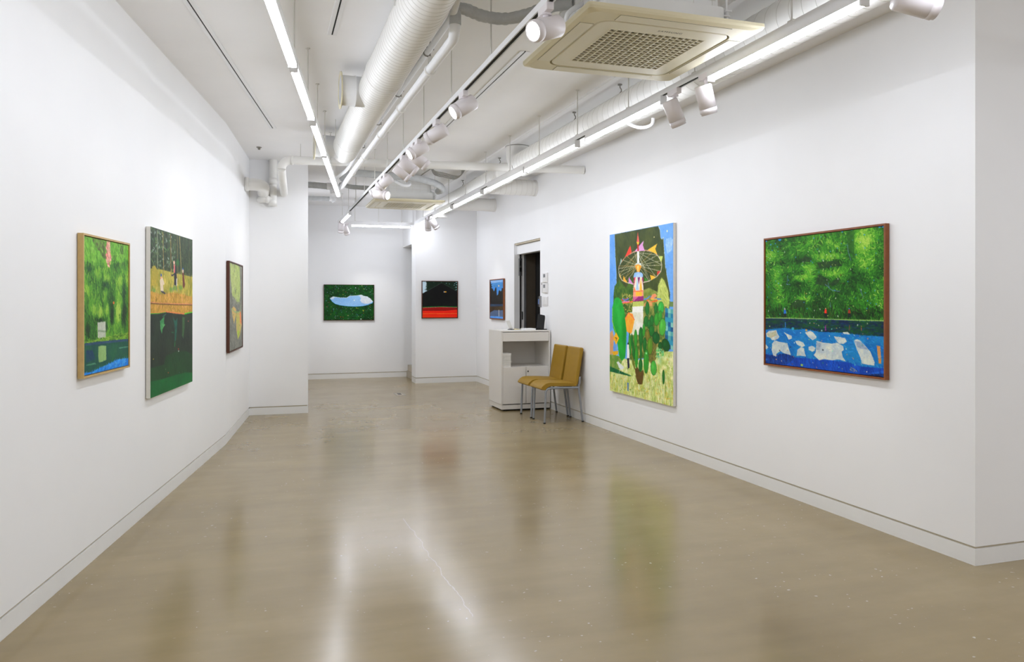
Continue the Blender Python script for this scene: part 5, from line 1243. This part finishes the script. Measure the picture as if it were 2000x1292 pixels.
# ---- grey canvas with pale green plant
def paint_plant(K):
    A = (430, 495, 6.3)
    allm = np.ones((K.ny, K.nx), bool)
    K.tex(allm, (112, 114, 106), (140, 140, 128), cell=14, octs=4, gain=2); K.dabs(allm, 700, [(100, 104, 98), (150, 150, 140), (128, 130, 118)], 8, 1.8, 1.3, .8, .5)
    for pts in ([(120, 130), (150, 130), (160, 330), (200, 560), (150, 520), (130, 300)], [(180, 130), (240, 170), (250, 420), (240, 600), (200, 590), (185, 400)], [(150, 180), (170, 130), (200, 420), (170, 420)]):
        m = K.poly(A, pts, (150, 170, 96), (176, 192, 116), cell=8); K.dabs(m, 160, [(186, 200, 126), (130, 146, 84), (204, 210, 150)], 16, 1.6, 1.5, .2, .7)
    K.poly(A, [(140, 690), (165, 650), (195, 680), (200, 730), (170, 870)], (210, 168, 112), (198, 182, 112), cell=8)
    K.poly(A, [(195, 760), (205, 730), (250, 700), (265, 880), (245, 1000), (218, 1060), (200, 930)], (180, 180, 92), (204, 176, 120), cell=10)
    K.poly(A, [(240, 720), (255, 715), (265, 880), (245, 850)], (226, 140, 90)); K.poly(A, [(210, 960), (240, 940), (222, 1060)], (176, 196, 70)); K.line(A, [(140, 680), (180, 720), (240, 720), (250, 640)], 3, (150, 180, 120), .8)
    K.dabs(allm, 120, [(60, 62, 58), (190, 190, 180)], 3, 1.4, 1.4, 1, .7); K.line(A, [(130, 1080), (170, 1180), (190, 1120)], 1.2, (80, 84, 76))
s0 = LB + LT2 * .03
picture('plant_painting', 'grey painting with pale green plant and orange shapes, dark brown frame',
        s0, LT2, LN2, 1.06, .915, 1.812, .033, .011, 'walnutd', 150, 190, paint_plant)

# ---- puddle of sky in speckled grass
def paint_puddle(K):
    A = (620, 545, 14.35)
    allm = np.ones((K.ny, K.nx), bool)
    K.tex(allm, (6, 52, 14), (20, 86, 26), cell=10, octs=4, gain=2.2); K.dabs(allm, 1500, [(10, 66, 20), (28, 100, 34), (4, 38, 14), (50, 118, 44), (12, 60, 54)], 4, 1.4, 1.2, 1.0, .6)
    K.dabs(allm, 240, [(206, 214, 206), (120, 150, 200), (200, 196, 90), (180, 90, 60), (90, 150, 90), (150, 160, 180), (60, 90, 140)], 1.8, 1.4, 0, 3, .8)
    pud = [(358, 545), (440, 492), (500, 500), (620, 520), (830, 522), (910, 470), (1100, 462), (1170, 452), (1230, 440), (1300, 475), (1400, 490), (1480, 545), (1560, 632), (1540, 670), (1420, 720), (1280, 752), (1080, 765), (860, 758), (640, 730), (500, 690), (420, 630)]
    q = K.px(A, pud); m = K.mask(q); K.line(None, [(x, y + 1.5) for x, y in q] + [(q[0][0], q[0][1] + 1.5)], 4, (4, 30, 16), .8)
    K.tex(m, (138, 182, 226), (156, 194, 230), cell=30); K.poly(A, [(1165, 455), (1230, 442), (1300, 478), (1400, 492), (1480, 548), (1550, 630), (1440, 690), (1330, 690), (1240, 660), (1200, 590), (1225, 550), (1200, 500)], (208, 216, 226), (224, 228, 232), cell=10)
    K.poly(A, [(360, 545), (440, 494), (500, 502), (450, 560), (390, 570)], (206, 220, 236)); K.line(None, q[:13], 1.6, (228, 240, 248), .9); K.line(None, q[12:] + [q[0]], 1.4, (96, 186, 236), .9)
    for c, r in (((1038, 595), 16), ((918, 518), 9), ((640, 562), 8), ((652, 655), 8), ((1085, 718), 8)): K.ell(A, c, r, r * 1.2, (236, 236, 230))
    for c, r, col in (((1250, 185), 14, (190, 200, 140)), ((1075, 245), 14, (220, 220, 200)), ((425, 155), 16, (150, 190, 190)), ((1225, 1118), 22, (190, 214, 206)), ((1290, 890), 14, (226, 214, 60)), ((1098, 808), 14, (214, 206, 60)), ((655, 1060), 14, (190, 90, 30)), ((725, 1065), 14, (180, 80, 30)), ((860, 1018), 14, (214, 180, 120)), ((455, 838), 14, (150, 170, 210)), ((1490, 360), 16, (140, 160, 170)), ((785, 468), 9, (230, 240, 236)), ((1225, 1038), 12, (150, 130, 150)), ((1480, 858), 10, (190, 200, 220))): K.ell(A, c, r, r, col, .95, .4)
picture('puddle_painting', 'small painting of a pale sky-blue puddle in dark speckled grass on far wall',
        (1.056, YB, 0), (1, 0, 0), (0, -1, 0), .913, .657, 1.725, .033, .006, 'walnutd', 190, 140, paint_puddle)

# ---- black gable over a red ground
def paint_gable(K):
    A = (815, 538, 14.04)
    allm = np.ones((K.ny, K.nx), bool)
    K.tex(allm, (14, 34, 22), (26, 48, 32), cell=10, octs=4)
    K.poly(A, [(130, 150), (255, 155), (240, 190), (268, 205), (240, 225), (270, 240), (235, 262), (272, 285), (225, 300), (270, 335), (225, 345), (265, 372), (195, 385), (250, 400), (285, 410), (150, 490), (130, 490)], (190, 214, 226), (204, 222, 232), cell=10)
    for c, rx, ry in (((1075, 190), 26, 14), ((1090, 250), 28, 16), ((1030, 222), 18, 10), ((1015, 265), 16, 10), ((1070, 320), 16, 20), ((1075, 385), 22, 12), ((1045, 400), 20, 9), ((885, 230), 14, 8), ((800, 212), 14, 8), ((1030, 330), 10, 6)): K.ell(A, c, rx, ry, (150, 190, 200), .9, .3)
    K.ell(A, (455, 190), 20, 24, (50, 84, 70), .8, .6); K.ell(A, (665, 185), 20, 12, (70, 110, 96), .8, .6)
    K.poly(A, [(120, 510), (670, 208), (1130, 458), (1130, 860), (120, 860)], (5, 5, 4), (8, 10, 7), cell=14); K.line(A, [(145, 495), (670, 205)], 1.3, (70, 76, 76)); K.line(A, [(675, 205), (1115, 440)], 1.2, (60, 66, 64))
    K.ell(A, (330, 620), 180, 130, (12, 18, 10), .8, .8); K.ell(A, (960, 620), 150, 120, (10, 20, 12), .8, .8)
    K.poly(A, [(730, 434), (802, 434), (802, 464), (730, 464)], (236, 176, 60)); K.poly(A, [(730, 434), (750, 434), (750, 464), (730, 464)], (220, 216, 220))
    K.poly(A, [(120, 855), (640, 838), (1130, 845), (1130, 880), (640, 866), (120, 888)], (16, 92, 24)); K.line(A, [(145, 880), (400, 872), (640, 864), (1110, 874)], 1.2, (170, 140, 140))
    K.poly(A, [(120, 888), (640, 868), (1130, 880), (1130, 1170), (120, 1170)], (232, 40, 8), (244, 60, 16), cell=20, sx=4); K.poly(A, [(120, 895), (640, 872), (1130, 884), (1130, 930), (800, 965), (120, 968)], (140, 6, 2), (150, 10, 4), cell=20, sx=4)
    K.line(A, [(140, 1045), (1110, 1040)], 1.8, (250, 120, 50)); K.line(A, [(140, 1130), (1110, 1125)], 1.2, (246, 96, 36), .7)
picture('gable_painting', 'square painting of a black gable above a red ground on the white pier',
        (2.612, YP0, 0), (1, 0, 0), (0, -1, 0), .643, .65, 1.772, .033, .010, 'walnutd', 150, 150, paint_gable)

# ---- moonlit lake
def paint_moon(K):
    A = (945, 535, 11.745)
    allm = np.ones((K.ny, K.nx), bool)
    K.tex(allm, (60, 130, 200), (90, 150, 214), cell=20, sx=2); K.poly(A, [(130, 100), (450, 100), (450, 170), (350, 200), (200, 210), (130, 190)], (130, 170, 216), (160, 190, 224), cell=10, sx=3)
    K.poly(A, [(200, 210), (380, 185), (450, 210), (450, 300), (180, 300)], (60, 122, 182), (84, 146, 200), cell=10, sx=3)
    trees = [(130, 150), (160, 170), (165, 240), (195, 225), (170, 270), (195, 290), (165, 320), (200, 330), (225, 390), (245, 385), (265, 310), (290, 300), (300, 490), (330, 465), (340, 390), (360, 365), (385, 395), (405, 380), (415, 320), (450, 330), (450, 700), (130, 700)]
    K.poly(A, trees, (26, 26, 24), (40, 40, 36), cell=12); K.line(A, trees[8:19], 1.0, (120, 180, 230), .6)
    K.ell(A, (342, 272), 13, 20, (240, 206, 150))
    K.poly(A, [(130, 690), (450, 690), (450, 745), (130, 745)], (40, 60, 84), (56, 76, 98), cell=10, sx=3); K.poly(A, [(130, 745), (450, 740), (450, 835), (240, 830), (130, 890)], (56, 44, 28), (74, 62, 36), cell=10, sx=3)
    K.poly(A, [(130, 890), (240, 828), (450, 840), (450, 985), (130, 970)], (76, 96, 126), (92, 110, 138), cell=10, sx=3); K.poly(A, [(130, 965), (300, 970), (450, 985), (450, 1030), (130, 1030)], (84, 146, 220), (110, 166, 230), cell=8, sx=3)
    K.line(A, [(346, 830), (347, 965)], 3, (244, 240, 226))
picture('moonlight_painting', 'small painting of a moonlit lake and dark trees beside the doorway, brown frame',
        (XR, 12.19, 0), (0, -1, 0), (-1, 0, 0), .76, .645, 1.772, .033, .012, 'walnut', 120, 140, paint_moon)
